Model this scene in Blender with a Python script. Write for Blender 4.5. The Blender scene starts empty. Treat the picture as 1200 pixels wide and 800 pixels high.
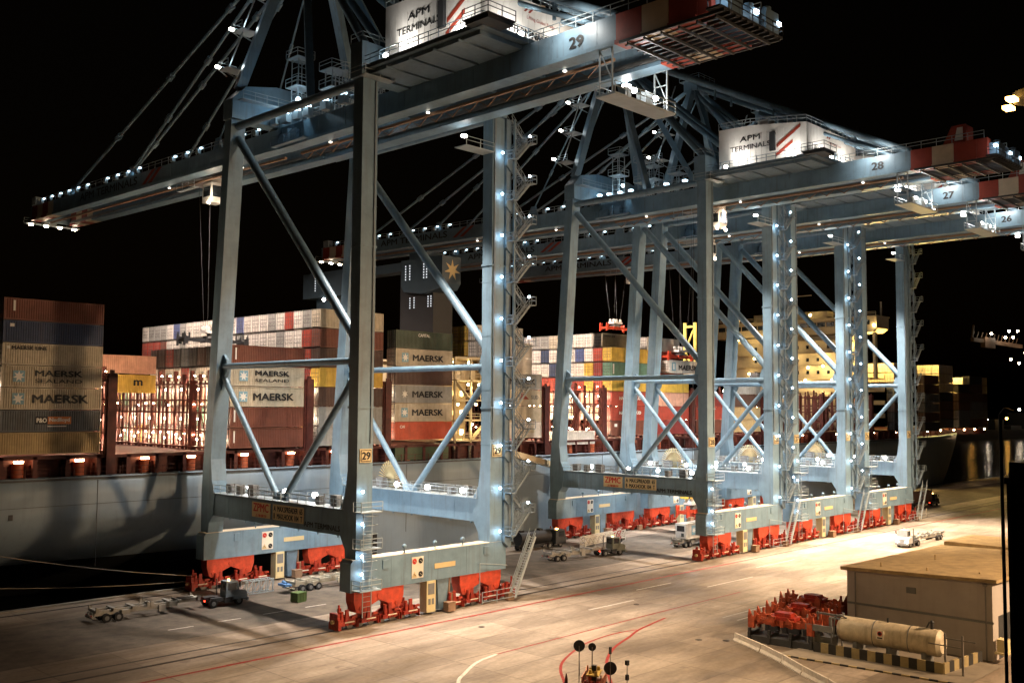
import bpy, math, random
from mathutils import Vector, Matrix
random.seed(7)
SC = bpy.context.scene
COL = SC.collection
R = math.radians

# ------------------------------------------------------------------ materials
MATS = {}
def mat(name, col, rough=0.6, metal=0.0, var=0.18, scale=0.6, bump=0.0, streak=0.0, spec=0.4, bscale=8.0):
    """procedural painted / concrete surface: base colour varied by noise, optional vertical dirt streaks"""
    if name in MATS: return MATS[name]
    m = bpy.data.materials.new(name); m.use_nodes = True
    nt = m.node_tree; N = nt.nodes; L = nt.links
    b = N['Principled BSDF']
    b.inputs['Roughness'].default_value = rough
    b.inputs['Metallic'].default_value = metal
    b.inputs['Specular IOR Level'].default_value = spec
    tc = N.new('ShaderNodeTexCoord'); geo = N.new('ShaderNodeNewGeometry')
    no = N.new('ShaderNodeTexNoise'); no.inputs['Scale'].default_value = scale
    no.inputs['Detail'].default_value = 6; no.inputs['Roughness'].default_value = .65
    L.new(geo.outputs['Position'], no.inputs['Vector'])
    ra = N.new('ShaderNodeValToRGB')
    c = Vector(col)
    lo = c * (1 - var * 1.6); hi = c * (1 + var)
    ra.color_ramp.elements[0].position = .32; ra.color_ramp.elements[0].color = (*lo, 1)
    ra.color_ramp.elements[1].position = .68; ra.color_ramp.elements[1].color = (*hi, 1)
    L.new(no.outputs['Fac'], ra.inputs['Fac'])
    out = ra.outputs['Color']
    if streak > 0:
        mp = N.new('ShaderNodeMapping'); mp.inputs['Scale'].default_value = (1.6, 1.6, .12)
        L.new(geo.outputs['Position'], mp.inputs['Vector'])
        n2 = N.new('ShaderNodeTexNoise'); n2.inputs['Scale'].default_value = 1.3; n2.inputs['Detail'].default_value = 5
        L.new(mp.outputs['Vector'], n2.inputs['Vector'])
        r2 = N.new('ShaderNodeValToRGB')
        r2.color_ramp.elements[0].position = .52; r2.color_ramp.elements[0].color = (0, 0, 0, 1)
        r2.color_ramp.elements[1].position = .75; r2.color_ramp.elements[1].color = (1, 1, 1, 1)
        L.new(n2.outputs['Fac'], r2.inputs['Fac'])
        mul = N.new('ShaderNodeMath'); mul.operation = 'MULTIPLY'; mul.inputs[1].default_value = streak
        L.new(r2.outputs['Color'], mul.inputs[0])
        mx = N.new('ShaderNodeMixRGB'); mx.inputs['Color2'].default_value = (*(c * .35 + Vector((.05, .025, .012))), 1)
        L.new(mul.outputs[0], mx.inputs['Fac']); L.new(out, mx.inputs['Color1'])
        out = mx.outputs['Color']
    L.new(out, b.inputs['Base Color'])
    if bump > 0:
        n3 = N.new('ShaderNodeTexNoise'); n3.inputs['Scale'].default_value = bscale; n3.inputs['Detail'].default_value = 4
        L.new(geo.outputs['Position'], n3.inputs['Vector'])
        bp = N.new('ShaderNodeBump'); bp.inputs['Strength'].default_value = bump; bp.inputs['Distance'].default_value = .05
        L.new(n3.outputs['Fac'], bp.inputs['Height']); L.new(bp.outputs['Normal'], b.inputs['Normal'])
    MATS[name] = m
    return m

def emat(name, col, strength):
    if name in MATS: return MATS[name]
    m = bpy.data.materials.new(name); m.use_nodes = True
    nt = m.node_tree; nt.nodes.clear()
    o = nt.nodes.new('ShaderNodeOutputMaterial'); e = nt.nodes.new('ShaderNodeEmission')
    e.inputs['Color'].default_value = (*col, 1); e.inputs['Strength'].default_value = strength
    nt.links.new(e.outputs[0], o.inputs['Surface'])
    MATS[name] = m
    return m

PAINT = mat('crane_paint', (.16, .25, .32), .42, var=.14, scale=.35, streak=.5)
STAIRM = mat('stair_steel', (.17, .215, .25), .5, var=.15)
PAINT2 = mat('crane_paint_fittings', (.15, .22, .28), .5, var=.12, scale=1.2)
RAILM = mat('galvanised_rail', (.36, .42, .45), .45, .3, var=.1)
STRIPE_R = mat('stripe_red', (.30, .045, .025), .5, var=.12)
STRIPE_W = mat('stripe_cream', (.62, .52, .38), .5, var=.08)
WHITE = mat('white_cladding', (.74, .72, .68), .5, var=.05, scale=.8, streak=.10)
BLACK = mat('black_paint', (.012, .012, .013), .6, var=.1)
DARK = mat('dark_steel', (.035, .037, .04), .55, var=.2)
GREY = mat('grey_steel', (.16, .165, .165), .5, var=.15)
BOGIE = mat('bogie_red', (.50, .055, .022), .45, var=.22, scale=1.4, streak=.3)
BOGIE_T = mat('bogie_truck_red', (.36, .035, .014), .5, var=.35, scale=2.5, streak=.4)
PARK = mat('parked_spreader_red', (.40, .075, .03), .6, var=.35, scale=2, streak=.5)
BOGIE_D = mat('bogie_dark_red', (.30, .025, .012), .5, var=.3, scale=2)
STEEL = mat('worn_steel', (.20, .19, .18), .4, .6, var=.2)
YELLOW = mat('sign_yellow', (.62, .48, .25), .5, var=.04)
CREAMY = mat('cabinet_cream', (.62, .53, .30), .5, var=.08)
SIGNW = mat('sign_white', (.72, .66, .55), .5, var=.04)
SIGNR = mat('sign_red', (.50, .03, .02), .5, var=.04)
RUBBER = mat('rubber', (.014, .013, .013), .8, var=.2)
REELM = mat('reel_brown', (.26, .16, .10), .6, var=.15)
GLASS = mat('dark_glass', (.02, .025, .03), .12, var=.1, spec=.8)

COLD = emat('lamp_cold_white', (.70, .88, 1.0), 34)
COLDS = emat('lamp_small_cold', (.60, .85, 1.0), 9)
DIM = emat('lamp_dim', (1.0, .9, .75), 6)
DECKS = emat('lamp_deck_small', (1.0, .62, .34), 160)
DECKL = emat('lamp_deck', (1.0, .76, .52), 330)
ORL = emat('lamp_orange', (1.0, .45, .2), 30)
HOT = emat('lamp_white', (1.0, .95, .88), 42)
WARM = emat('lamp_warm', (1.0, .62, .32), 60)
WARMW = emat('lamp_warm_white', (1.0, .80, .58), 60)
AMBER = emat('lamp_amber', (1.0, .50, .12), 25)
SODIUM = emat('lamp_sodium', (1.0, .50, .10), 30)
REDL = emat('lamp_red', (1.0, .05, .02), 10)
YELL = emat('lamp_yellow', (1.0, .72, .30), 45)

# ------------------------------------------------------------------ mesh builder
class MB:
    def __init__(s): s.v = []; s.f = []; s.m = []; s.sm = []
    def add(s, vs, fs, m=0, sm=False):
        k = len(s.v); s.v += [tuple(v) for v in vs]
        for f in fs: s.f.append([i + k for i in f]); s.m.append(m); s.sm.append(sm)
    def hexa(s, p, m=0):
        s.add(p, [(0, 3, 2, 1), (4, 5, 6, 7), (0, 1, 5, 4), (1, 2, 6, 5), (2, 3, 7, 6), (3, 0, 4, 7)], m)
    def box(s, x0, x1, y0, y1, z0, z1, m=0):
        s.hexa([(x0, y0, z0), (x1, y0, z0), (x1, y1, z0), (x0, y1, z0), (x0, y0, z1), (x1, y0, z1), (x1, y1, z1), (x0, y1, z1)], m)
    def beam(s, p, q, w, h=None, m=0):
        h = h or w; p = Vector(p); q = Vector(q); d = (q - p).normalized()
        up = Vector((0, 0, 1)) if abs(d.z) < .95 else Vector((0, 1, 0))
        a = d.cross(up).normalized(); b = a.cross(d).normalized(); a = a * w / 2; b = b * h / 2
        s.hexa([p - a - b, p + a - b, p + a + b, p - a + b, q - a - b, q + a - b, q + a + b, q - a + b], m)
    def tube(s, p, q, r, n=8, r2=None, m=0, cap=True):
        r2 = r if r2 is None else r2
        p = Vector(p); q = Vector(q); d = (q - p).normalized()
        up = Vector((0, 0, 1)) if abs(d.z) < .95 else Vector((0, 1, 0))
        a = d.cross(up).normalized(); b = a.cross(d).normalized()
        vs = []
        for c, rr in ((p, r), (q, r2)):
            for i in range(n):
                t = 2 * math.pi * i / n
                vs.append(c + a * math.cos(t) * rr + b * math.sin(t) * rr)
        s.add(vs, [(i, (i + 1) % n, n + (i + 1) % n, n + i) for i in range(n)], m, True)
        if cap: s.add(vs, [tuple(range(n))[::-1], tuple(range(n, 2 * n))], m, False)
    def path(s, pts, r, n=6, m=0):
        for a, b in zip(pts[:-1], pts[1:]): s.tube(a, b, r, n, m=m)
    def prism(s, poly, axis, a0, a1, m=0):
        n = len(poly)
        def P(u, w, a): return {'x': (a, u, w), 'y': (u, a, w), 'z': (u, w, a)}[axis]
        vs = [P(u, w, a0) for u, w in poly] + [P(u, w, a1) for u, w in poly]
        s.add(vs, [tuple(range(n)), tuple(range(2 * n - 1, n - 1, -1))] + [(i, n + i, n + (i + 1) % n, (i + 1) % n) for i in range(n)], m)
    def ball(s, c, r, m=0, n=8, k=5, sz=1.0):
        c = Vector(c); vs = [c + Vector((0, 0, r * sz))]
        for j in range(1, k):
            t = math.pi * j / k
            for i in range(n):
                f = 2 * math.pi * i / n
                vs.append(c + Vector((r * math.sin(t) * math.cos(f), r * math.sin(t) * math.sin(f), r * math.cos(t) * sz)))
        vs.append(c - Vector((0, 0, r * sz))); fs = []
        for i in range(n): fs.append((0, 1 + i, 1 + (i + 1) % n))
        for j in range(k - 2):
            for i in range(n):
                a = 1 + j * n + i; b = 1 + j * n + (i + 1) % n
                fs.append((a, a + n, b + n, b))
        e = len(vs) - 1; o = 1 + (k - 2) * n
        for i in range(n): fs.append((e, o + (i + 1) % n, o + i))
        s.add(vs, fs, m, True)
    def rail(s, p, q, h=1.1, gap=1.8, r=.035, m=0, rows=(1.0, .55)):
        """hand rail from p to q (both at floor level)"""
        p = Vector(p); q = Vector(q); L = (q - p).length; n = max(1, int(L / gap)); z = Vector((0, 0, 1))
        for i in range(n + 1):
            c = p.lerp(q, i / n); s.beam(c, c + z * h, 2 * r, 2 * r, m)
        for k in rows: s.beam(p + z * h * k, q + z * h * k, 2 * r, 2 * r, m)
    def mesh(s, name, mats):
        me = bpy.data.meshes.new(name); me.from_pydata(s.v, [], s.f)
        for m in (mats if isinstance(mats, (list, tuple)) else [mats]): me.materials.append(m)
        me.polygons.foreach_set('material_index', s.m); me.polygons.foreach_set('use_smooth', s.sm)
        me.update(); return me
    def build(s, name, mats, parent=None, loc=(0, 0, 0), rz=0):
        return link(name, s.mesh(name, mats), parent, loc, rz)

def link(name, data, parent=None, loc=(0, 0, 0), rz=0):
    o = bpy.data.objects.new(name, data); COL.objects.link(o)
    if parent: o.parent = parent
    o.location = loc; o.rotation_euler = (0, 0, rz)
    return o
def tag(o, label=None, cat=None, group=None, kind=None):
    if label: o['label'] = label
    if cat: o['category'] = cat
    if group: o['group'] = group
    if kind: o['kind'] = kind
    return o
def empty(name, loc=(0, 0, 0), rz=0, label=None, cat=None, group=None):
    o = link(name, None, None, loc, rz); o.empty_display_size = .5
    return tag(o, label, cat, group)
def dup(o, parent=None):
    c = o.copy(); COL.objects.link(c); c.parent = parent
    for ch in list(o.children): dup(ch, c)
    return c
def thing(mb, name, mats, label, cat, group=None, loc=(0, 0, 0), rz=0):
    return tag(mb.build(name, mats, None, loc, rz), label, cat, group)
def structure(mb, name, mats, kind='structure'):
    return tag(mb.build(name, mats), kind=kind)

def spot(loc, tgt, power, col, angle=90, blend=.6, rad=.25, parent=None, name='floodlight_beam'):
    l = bpy.data.lights.new(name, 'SPOT'); l.energy = power; l.color = col; l.spot_size = R(angle); l.spot_blend = blend; l.shadow_soft_size = rad
    o = bpy.data.objects.new(name, l); COL.objects.link(o)
    if parent: o.parent = parent
    o.location = loc
    o.rotation_euler = (Vector(tgt) - Vector(loc)).to_track_quat('-Z', 'Y').to_euler()
    return o
def point(loc, power, col, rad=.15, parent=None, name='lamp_glow'):
    l = bpy.data.lights.new(name, 'POINT'); l.energy = power; l.color = col; l.shadow_soft_size = rad
    o = bpy.data.objects.new(name, l); COL.objects.link(o)
    if parent: o.parent = parent
    o.location = loc
    return o

# ------------------------------------------------------------------ lettering (real text meshes)
def text_verts(s, w, h, bold=.0, spacing=1.0):
    cu = bpy.data.curves.new('t', 'FONT'); cu.body = s; cu.size = 1; cu.extrude = .0; cu.offset = bold; cu.space_character = spacing
    cu.resolution_u = 3
    ob = bpy.data.objects.new('t', cu); COL.objects.link(ob)
    dg = bpy.context.evaluated_depsgraph_get()
    me = bpy.data.meshes.new_from_object(ob.evaluated_get(dg))
    vs = [v.co.copy() for v in me.vertices]; fs = [tuple(p.vertices) for p in me.polygons]
    bpy.data.objects.remove(ob); bpy.data.meshes.remove(me); bpy.data.curves.remove(cu)
    x0 = min(v.x for v in vs); x1 = max(v.x for v in vs); y0 = min(v.y for v in vs); y1 = max(v.y for v in vs)
    return [((v.x - x0) / (x1 - x0) * w - w / 2, (v.y - y0) / (y1 - y0) * h - h / 2) for v in vs], fs
TC = {}
def lettering(s, face, c, w, h, m, parent, name='lettering', bold=.05):
    """face '-X' or '-Y': outward normal; c centre of the writing"""
    key = (s, w, h, bold)
    if key not in TC: TC[key] = text_verts(s, w, h, 0)
    vs, fs = TC[key]; mb = MB(); e = bold * h
    for k, (dx, dz) in enumerate(((0, 0), (-e, 0), (e, 0), (0, e * .6), (0, -e * .6)) if bold else ((0, 0),)):
        q = -.0025 * k
        if face == '-X': P = [(q, -u - dx, v + dz) for u, v in vs]
        else: P = [(u + dx, q, v + dz) for u, v in vs]
        mb.add(P, fs)
    return mb.build(name, m, parent, c)

# ------------------------------------------------------------------ camera
cam = bpy.data.cameras.new('camera'); co = bpy.data.objects.new('camera', cam); COL.objects.link(co)
F = 1164.5; yaw, pit, rol = R(45.915), R(3.701), R(.377)
cam.sensor_width = 36; cam.lens = 36 * F / 1200; cam.clip_end = 6000; cam.clip_start = .5
Rt = Vector((math.cos(yaw), -math.sin(yaw), 0)); Fw = Vector((math.sin(yaw), math.cos(yaw), 0)); Up = Vector((0, 0, 1))
F2 = Fw * math.cos(pit) + Up * math.sin(pit); U2 = -Fw * math.sin(pit) + Up * math.cos(pit)
c_, s_ = math.cos(rol), math.sin(rol)
RR = Rt * c_ + U2 * s_; UU = -Rt * s_ + U2 * c_
M = Matrix((RR, UU, -F2)).transposed().to_4x4(); M.translation = Vector((0, 0, 25))
co.matrix_world = M; SC.camera = co

YL = 92.0          # landside rail
# ================================================================== CRANE
def crane_proto():
    root = empty('gantry_crane', (0, 0, 0))
    LX = (2.4, 23.6)
    for x0 in LX:
        b = MB(); b.prism([(-.8, 7.6), (1.2, 7.6), (1.3, 8.6), (2.2, 10), (2.4, 13), (1.4, 14.6), (.95, 17.5), (.95, 63), (-.8, 63)], 'x', x0, x0 + 2.2)
        for z in range(20, 62, 7):   # welded seams standing proud
            b.box(x0 - .03, x0 + 2.23, -.83, .98, z, z + .08)
        for z in (24.6, 43.2): b.box(x0 - .1, x0 + 2.3, -.9, 1.05, z, z + .22)
        b.build('leg', PAINT, root)
        b = MB(); b.box(x0 + .25, x0 + .5, -.98, -.8, 20.6, 62.8) if x0 > 10 else b.box(x0 + 1.75, x0 + 1.9, -.95, -.8, 20.6, 62.8); b.build('cable_tray', STAIRM, root)
        b = MB(); b.prism([(32.0, 7.4), (31.8, 9), (30.9, 10), (30.5, 13), (31.3, 14.6), (31.7, 17.5), (28.5, 64), (30.2, 64), (33.7, 17), (34, 13), (33.9, 7.4)], 'x', x0, x0 + 2.2)
        b.build('leg', PAINT, root)
    for y0, y1 in ((-.85, 1.15), (31.7, 33.8)):
        b = MB(); b.prism([(1.7, 4.0), (26.5, 4.0), (26.5, 7.0), (26.1, 7.55), (2.1, 7.55), (1.7, 7.2)], 'y', y0, y1)
        b.box(1.9, 26.3, y0 + .1, y1 - .1, 7.55, 7.62, 1)
        for x in (7.5, 13.2, 19.5): b.box(x, x + .06, y0 - .02, y0, 4.1, 7.5)
        for x in (6.2, 22.5): b.box(x, x + .9, y0 - .12, y0, 6.2, 7.2)
        for x in (9.8, 14.6, 19.2, 24.2):
            b.tube((x, y0 + .4, 7.6), (x, y0 + .4, 8.3), .08); b.ball((x, y0 + .4, 8.4), .28)
        s = b.build('sill_beam', [PAINT, STRIPE_W], root)
        p = MB(); p.box(10.6, 12.4, y0 - .06, y0 - .01, 4.55, 7.05)
        pl = p.build('warning_plate', SIGNW, s)
        for k, (cx, cz) in enumerate(((11.0, 6.55), (11.95, 6.55), (11.0, 5.0), (11.95, 5.0))):
            q = MB(); q.prism([(cx + .34 * math.cos(a * .5236), cz + .34 * math.sin(a * .5236)) for a in range(12)] if k != 2 else [(cx - .4, cz - .32), (cx + .4, cz - .32), (cx, cz + .36)], 'y', y0 - .09, y0 - .065)
            q.build('warning_symbol', [BLACK, SIGNR, YELLOW][0 if k in (1, 3) else (1 if k == 0 else 2)], s)
            q = MB(); q.beam((cx - .14, y0 - .10, cz + .1), (cx + .14, y0 - .10, cz - .12), .14, .02); q.build('warning_symbol', SIGNW if k != 2 else BLACK, s)
        p = MB(); p.box(14.2, 17.6, y0 - .05, y0 - .01, 5.35, 5.95); p.build('name_plate', YELLOW, s)
    # cross beams along Y with walkway
    for i, x0 in enumerate(LX):
        b = MB(); b.box(x0 + .15, x0 + 2.0, 1.0, 31.9, 10.0, 13.0)
        for y in (6, 11, 22, 27): b.box(x0 + .12, x0 + .15, y, y + .07, 10.1, 12.95)
        for y in range(3, 31, 4): b.box(x0 + .3, x0 + .5, y, y + .12, 9.72, 10.0)
        cb = b.build('cross_beam', PAINT, root)
        b = MB(); b.box(x0 - .25, x0 + 2.5, 1.5, 30.5, 13.02, 13.08)
        b.rail((x0 - .2, 1.5, 13.08), (x0 - .2, 30.5, 13.08)); b.rail((x0 + 2.45, 1.5, 13.08), (x0 + 2.45, 30.5, 13.08))
        b.build('walkway', RAILM, cb)
        for y, w, h in ((4.2, 1.2, 1.3), (7.6, .8, 1.0), (22.3, 1.4, 1.4), (25.6, .9, 1.1), (28.0, 1.1, 1.2)):
            b = MB(); b.box(x0 + .9, x0 + 1.7, y, y + w, 13.1, 13.1 + h); b.tube((x0 + 1.3, y - .4, 13.2), (x0 + 1.3, y - .4, 14.4), .09)
            b.build('equipment_box', GREY, cb)
        if i == 0:
            b = MB(); b.box(x0 + .04, x0 + .11, 16.9, 21.1, 10.7, 12.6); sg = b.build('maker_sign', YELLOW, cb)
            lettering('ZPMC', '-X', (x0 + .02, 19.0, 11.95), 3.5, 1.0, SIGNR, sg)
            lettering('上海振华', '-X', (x0 + .02, 19.0, 10.95), 2.6, .35, SIGNR, sg)
            b = MB(); b.box(x0 + .04, x0 + .11, 9.6, 16.3, 10.7, 12.6); sg = b.build('capacity_sign', YELLOW, cb)
            lettering('A  MAX.SPREADER  65', '-X', (x0 + .02, 12.95, 12.1), 6.2, .65, BLACK, sg)
            lettering('B  MAX.HOOK 104  T', '-X', (x0 + .02, 12.95, 11.2), 6.2, .65, BLACK, sg)
            lettering('APM TERMINALS', '-X', (x0 + .12, 6.0, 10.75), 7.2, .62, BLACK, cb)
    # bracing tubes
    for x in (LX[0] + 1.1, LX[1] + 1.1):
        for nm, p, q, r in (('tie_tube', (x, .9, 30.1), (x, 30.9, 30.1), .42), ('upper_brace', (x, 28.4, 61.2), (x, 1.0, 32.4), .58),
                            ('lower_brace', (x, 30.9, 28.9), (x, 16.5, 13.0), .42), ('lower_brace', (x, 1.0, 28.6), (x, 15.6, 13.0), .42),
                            ('top_tube', (x, .9, 63.0), (x, 28.7, 63.0), .55)):
            b = MB(); b.tube(p, q, r, 14); b.build(nm, PAINT, root)
        b = MB(); b.box(x - .25, x + .25, 14.6, 17.6, 13.0, 13.9); b.build('gusset_plate', PAINT, root)
        b = MB(); b.prism([(.9, 27.6), (2.4, 29.5), (2.2, 31), (.9, 34.4)], 'x', x - .2, x + .2); b.build('gusset_plate', PAINT, root)
        b = MB(); b.prism([(31.2, 26.5), (29.6, 29.4), (29.8, 31), (31.0, 32)], 'x', x - .2, x + .2); b.build('gusset_plate', PAINT, root)
    # portal beams
    b = MB(); b.box(2.1, 26.1, -.9, 1.3, 63.1, 67.2)
    for x in (6.3, 14, 21.5): b.box(x, x + .08, -.93, -.9, 63.2, 67.1)
    pb = b.build('portal_beam', PAINT, root)
    b = MB(); b.rail((2.1, -.9, 67.2), (7, -.9, 67.2)); b.rail((2.1, -.9, 67.2), (2.1, 1.3, 67.2)); b.box(1.7, 6, -2.1, -.92, 62.9, 62.98)
    b.rail((1.7, -2.1, 62.98), (6, -2.1, 62.98)); b.rail((1.7, -2.1, 62.98), (1.7, 1.2, 62.98)); b.build('railing', RAILM, pb)
    b = MB(); b.prism([(2.2, 63.9), (26, 63.9), (26, 66.6), (24, 68.6), (19, 69.6), (9, 69.6), (4.2, 68.6), (2.2, 66.6)], 'y', 28.0, 30.4)
    pb = b.build('portal_beam', PAINT, root)
    b = MB(); b.box(3, 25, 26.6, 28.0, 66.4, 66.5); b.rail((3, 26.6, 66.5), (25, 26.6, 66.5)); b.build('walkway', RAILM, pb)
    # girders
    for i, x0 in enumerate((9.3, 17.1)):
        b = MB(); b.box(x0, x0 + 1.6, -32.4, 27.2, 61.0, 63.7); b.box(x0 - .25, x0 + 1.85, -32.4, 27.2, 60.6, 61.0)
        for y in range(-30, 27, 6): b.box(x0 - .03, x0, y, y + .08, 61.05, 63.65)
        g = b.build('girder', PAINT, root)
        b = MB()
        for k, y in enumerate((-32.4, -35.5, -38.7, -41.9)):
            if k < 3:
                b.box(x0, x0 + 1.6, y - 3.16, y, 61.0, 63.7, k % 2); b.box(x0 - .25, x0 + 1.85, y - 3.16, y, 60.6, 61.0, k % 2)
        b.box(x0, x0 + 1.6, -43.4, -41.9, 61, 63.7, 0)
        b.build('striped_tail', [STRIPE_R, STRIPE_W], g)
        b = MB(); b.box(x0, x0 + 1.6, 27.6, 104, 61.2, 63.6); b.box(x0 - .25, x0 + 1.85, 27.6, 104, 60.7, 61.2)
        for y in range(34, 104, 6): b.box(x0 - .03, x0, y, y + .08, 61.25, 63.55)
        b.tube((x0 - .2, 27.4, 63.2), (x0 + 1.8, 27.4, 63.2), .5, 12)
        g2 = b.build('boom', PAINT, root)
        b = MB()
        for k, y in enumerate((104, 106.6, 109.2, 111.8)):
            b.box(x0, x0 + 1.6, y, y + 2.6, 61.2, 63.6, 1 - k % 2); b.box(x0 - .25, x0 + 1.85, y, y + 2.6, 60.7, 61.2, 1 - k % 2)
        b.build('striped_tip', [STRIPE_R, STRIPE_W], g2)
        xo = x0 - .1 if i == 0 else x0 + 1.7
        for ra, rb in (((xo, 27.6, 63.6), (xo, 114, 63.6)), ((xo, 1.5, 63.7), (xo, 27, 63.7)), ((xo, -43, 63.7), (xo, -20.6, 63.7))):
            b = MB(); b.rail(ra, rb, 1.1, 2.2); b.build('railing', RAILM, g2)
        if i == 0:
            lt = lettering('APM TERMINALS', '-X', (0, 0, 0), 22.5, 1.35, BLACK, g2)
            for v in lt.data.vertices: v.co += Vector((x0 - .04, 80.6, 62.45))
            b = MB()
            for k in (0, 2.2): b.prism([(66.5 - k, 61.4), (67.6 - k, 61.4), (64.2 - k, 63.5), (63.1 - k, 63.5)], 'x', x0 - .07, x0 - .02)
            b.build('stripe_mark', STRIPE_R, g2)
        for y in range(28, 114, 4):
            b = MB(); b.box(xo - .12, xo + .12, y + .1, y + .6, 64.35, 64.52); b.box(xo - .3, xo + .3, y, y + .75, 64.53, 64.6, 1); b.box(xo - .25, xo + .25, y + .9, y + 1.6, 63.7, 64.4, 1)
            if i == 0 and y not in (44, 60, 64, 84): b.build('walkway_lamp', [COLDS, RAILM], root)
        # trolley rail and festoon rail inside
        xr = x0 + 1.95 if i == 0 else x0 - .35
        b = MB(); b.box(xr - .12, xr + .12, -40, 114, 61.02, 61.3); b.box(xr - .05, xr + .05, -40, 114, 61.3, 61.5); b.build('trolley_rail', STEEL, root)
    ct = MB(); ct.box(10.9, 17.1, 0, .5, 63.0, 63.5); ctm = ct.mesh('cross_tie', PAINT)
    for y in list(range(-40, 27, 8)) + list(range(34, 114, 10)): link('cross_tie', ctm, root, (0, y, 0))
    b = MB(); b.box(9.4, 18.6, 114.4, 115.2, 60.9, 63.6); b.build('end_tie', PAINT, root)
    b = MB(); b.box(11.9, 12.3, -30, 26, 60.3, 60.6); b.box(11.9, 12.3, 30, 112, 60.3, 60.6)
    for y in range(-28, 24, 3): b.prism([(y, 60.3), (y + 1.5, 59.3), (y + 3, 60.3), (y + 1.5, 59.5)], 'x', 12.05, 12.15)
    b.build('festoon_track', REELM, root)
    # boom tip frame
    b = MB(); b.box(8.6, 19.4, 115.2, 116.6, 60.3, 60.5); b.rail((8.6, 116.6, 60.5), (19.4, 116.6, 60.5)); b.box(9, 10.4, 112, 114, 63.7, 65.3)
    b.box(12, 14.5, 115, 116.2, 60.5, 61.6)
    b.build('tip_platform', RAILM, root)
    for x in (9.6, 12.6, 15.4, 18.4):
        b = MB(); b.box(x - .35, x + .35, 115.3, 115.8, 60.0, 60.28); b.build('tip_lamp', WARMW, root)
    # rear platform
    b = MB(); b.box(8.4, 19.6, -44.9, -43.4, 60.8, 61.0)
    for x in range(9, 20, 1): b.box(x, x + .18, -44.9, -33, 60.5, 60.8)
    for y in range(-44, -33, 2): b.box(9.2, 18.8, y, y + .18, 60.25, 60.5)
    b.rail((8.4, -44.9, 61), (19.6, -44.9, 61)); b.rail((8.4, -44.9, 61), (8.4, -43.6, 61)); b.rail((19.6, -44.9, 61), (19.6, -37, 61))
    rp = b.build('rear_platform', DARK, root)
    for x, y, w, d, h in ((10, -44.7, 2.6, 1.4, 2.0), (14, -44.6, 1.6, 1.3, 1.6), (16.8, -44.7, 2.4, 1.4, 2.2)):
        b = MB(); b.box(x, x + w, y, y + d, 61, 61 + h); b.tube((x + w / 2, y + d / 2, 61 + h), (x + w / 2, y + d / 2, 61.5 + h), .5, 10)
        b.build('switch_cabinet', PAINT2, rp)
    for x, y in ((9, -44.6), (19.2, -44.6), (19.2, -42.6), (15, -44.6), (12.5, -43)):
        b = MB(); b.box(x - .3, x + .3, y - .2, y + .2, 62.1, 62.4); b.build('platform_lamp', COLD, rp)
    b = MB(); b.prism([(-40.0, 63.8), (-36.6, 63.8), (-38.0, 66.6), (-40.0, 66.6)], 'x', 10.6, 13.6)
    bb = b.build('weather_screen', STRIPE_R, rp)
    b = MB(); b.prism([(-39.6, 64.3), (-38.4, 64.3), (-38.8, 66.2), (-39.6, 66.2)], 'x', 10.5, 10.57); b.build('screen_panel', WHITE, bb)
    # hanging service platform under rear girder
    b = MB()
    for x in (9.5, 18.8):
        for y in (-31.8, -30.2): b.beam((x, y, 56.0), (x, y, 61.0), .14)
        for z in (57.2, 59, 60.6): b.beam((x, -31.8, z), (x, -30.2, z), .1)
        b.beam((x, -31.8, 57.2), (x, -30.2, 60.6), .1)
    b.box(9.3, 19.6, -32.3, -29.8, 55.8, 56.0); b.rail((9.3, -32.3, 56), (19.6, -32.3, 56)); b.rail((9.3, -29.8, 56), (19.6, -29.8, 56))
    b.box(12, 13, -31.5, -30.6, 56, 57.3); b.box(15.3, 16.6, -31.6, -30.4, 56, 57.6)
    hp = b.build('hanging_platform', RAILM, root)
    for x in (13.9, 17.6):
        b = MB(); b.ball((x, -31.2, 57.4), .32); b.build('work_lamp', HOT, hp)
    point((15.7, -31.6, 58.0), 900, (1, .97, .93), .3, root)
    b = MB(); b.box(18.6, 19.4, -26.6, -26, 60.0, 60.3); b.build('work_lamp', HOT, hp)
    # machine house
    b = MB(); b.prism([(-18, 64.35), (-2, 64.35), (-2, 71.5), (-8, 71.3), (-18, 70.0)], 'x', 4.6, 21.8)
    for y in range(-17, -2, 1): b.box(4.57, 4.6, y, y + .05, 64.4, 69.8)
    for x in range(5, 22, 1): b.box(x, x + .05, -18.03, -18, 64.4, 69.9)
    mh = b.build('machine_house', WHITE, root)
    b = MB(); r_ = [(4.6, -2, 71.5), (4.6, -8, 71.3), (4.6, -18, 70.0), (21.8, -18, 70.0), (21.8, -2, 71.5)]
    for p, q in zip(r_[:-1], r_[1:]): b.rail(p, q, 1.1, 1.5, .05)
    b.build('roof_railing', RAILM, mh)
    lettering('APM', '-X', (4.55, -7.9, 69.2), 3.7, .9, BLACK, mh, bold=.025); lettering('TERMINALS', '-X', (4.55, -7.9, 67.75), 7.4, .84, BLACK, mh, bold=.02)
    b = MB(); b.box(4.1, 4.55, -12.6, -11.7, 66.3, 69.4); b.build('door', DARK, mh)
    b = MB()
    for k, (a, c, d, e) in enumerate(((-12.8, 66.7, -16.9, 69.9), (-12.6, 65.2, -15.6, 67.6))):
        b.prism([(a, c), (a, c + .55), (d, e), (d, e - .55)], 'x', 4.5, 4.56)
    b.build('stripe_mark', STRIPE_R, mh)
    lettering('APM TERMINALS', '-Y', (11.0, -18.05, 66.2), 8.2, .85, BLACK, mh, bold=.04)
    lettering('Lifting Global Trade', '-Y', (14.0, -18.05, 68.0), 4.6, .5, STRIPE_R, mh, bold=.0)
    b = MB()
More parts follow.
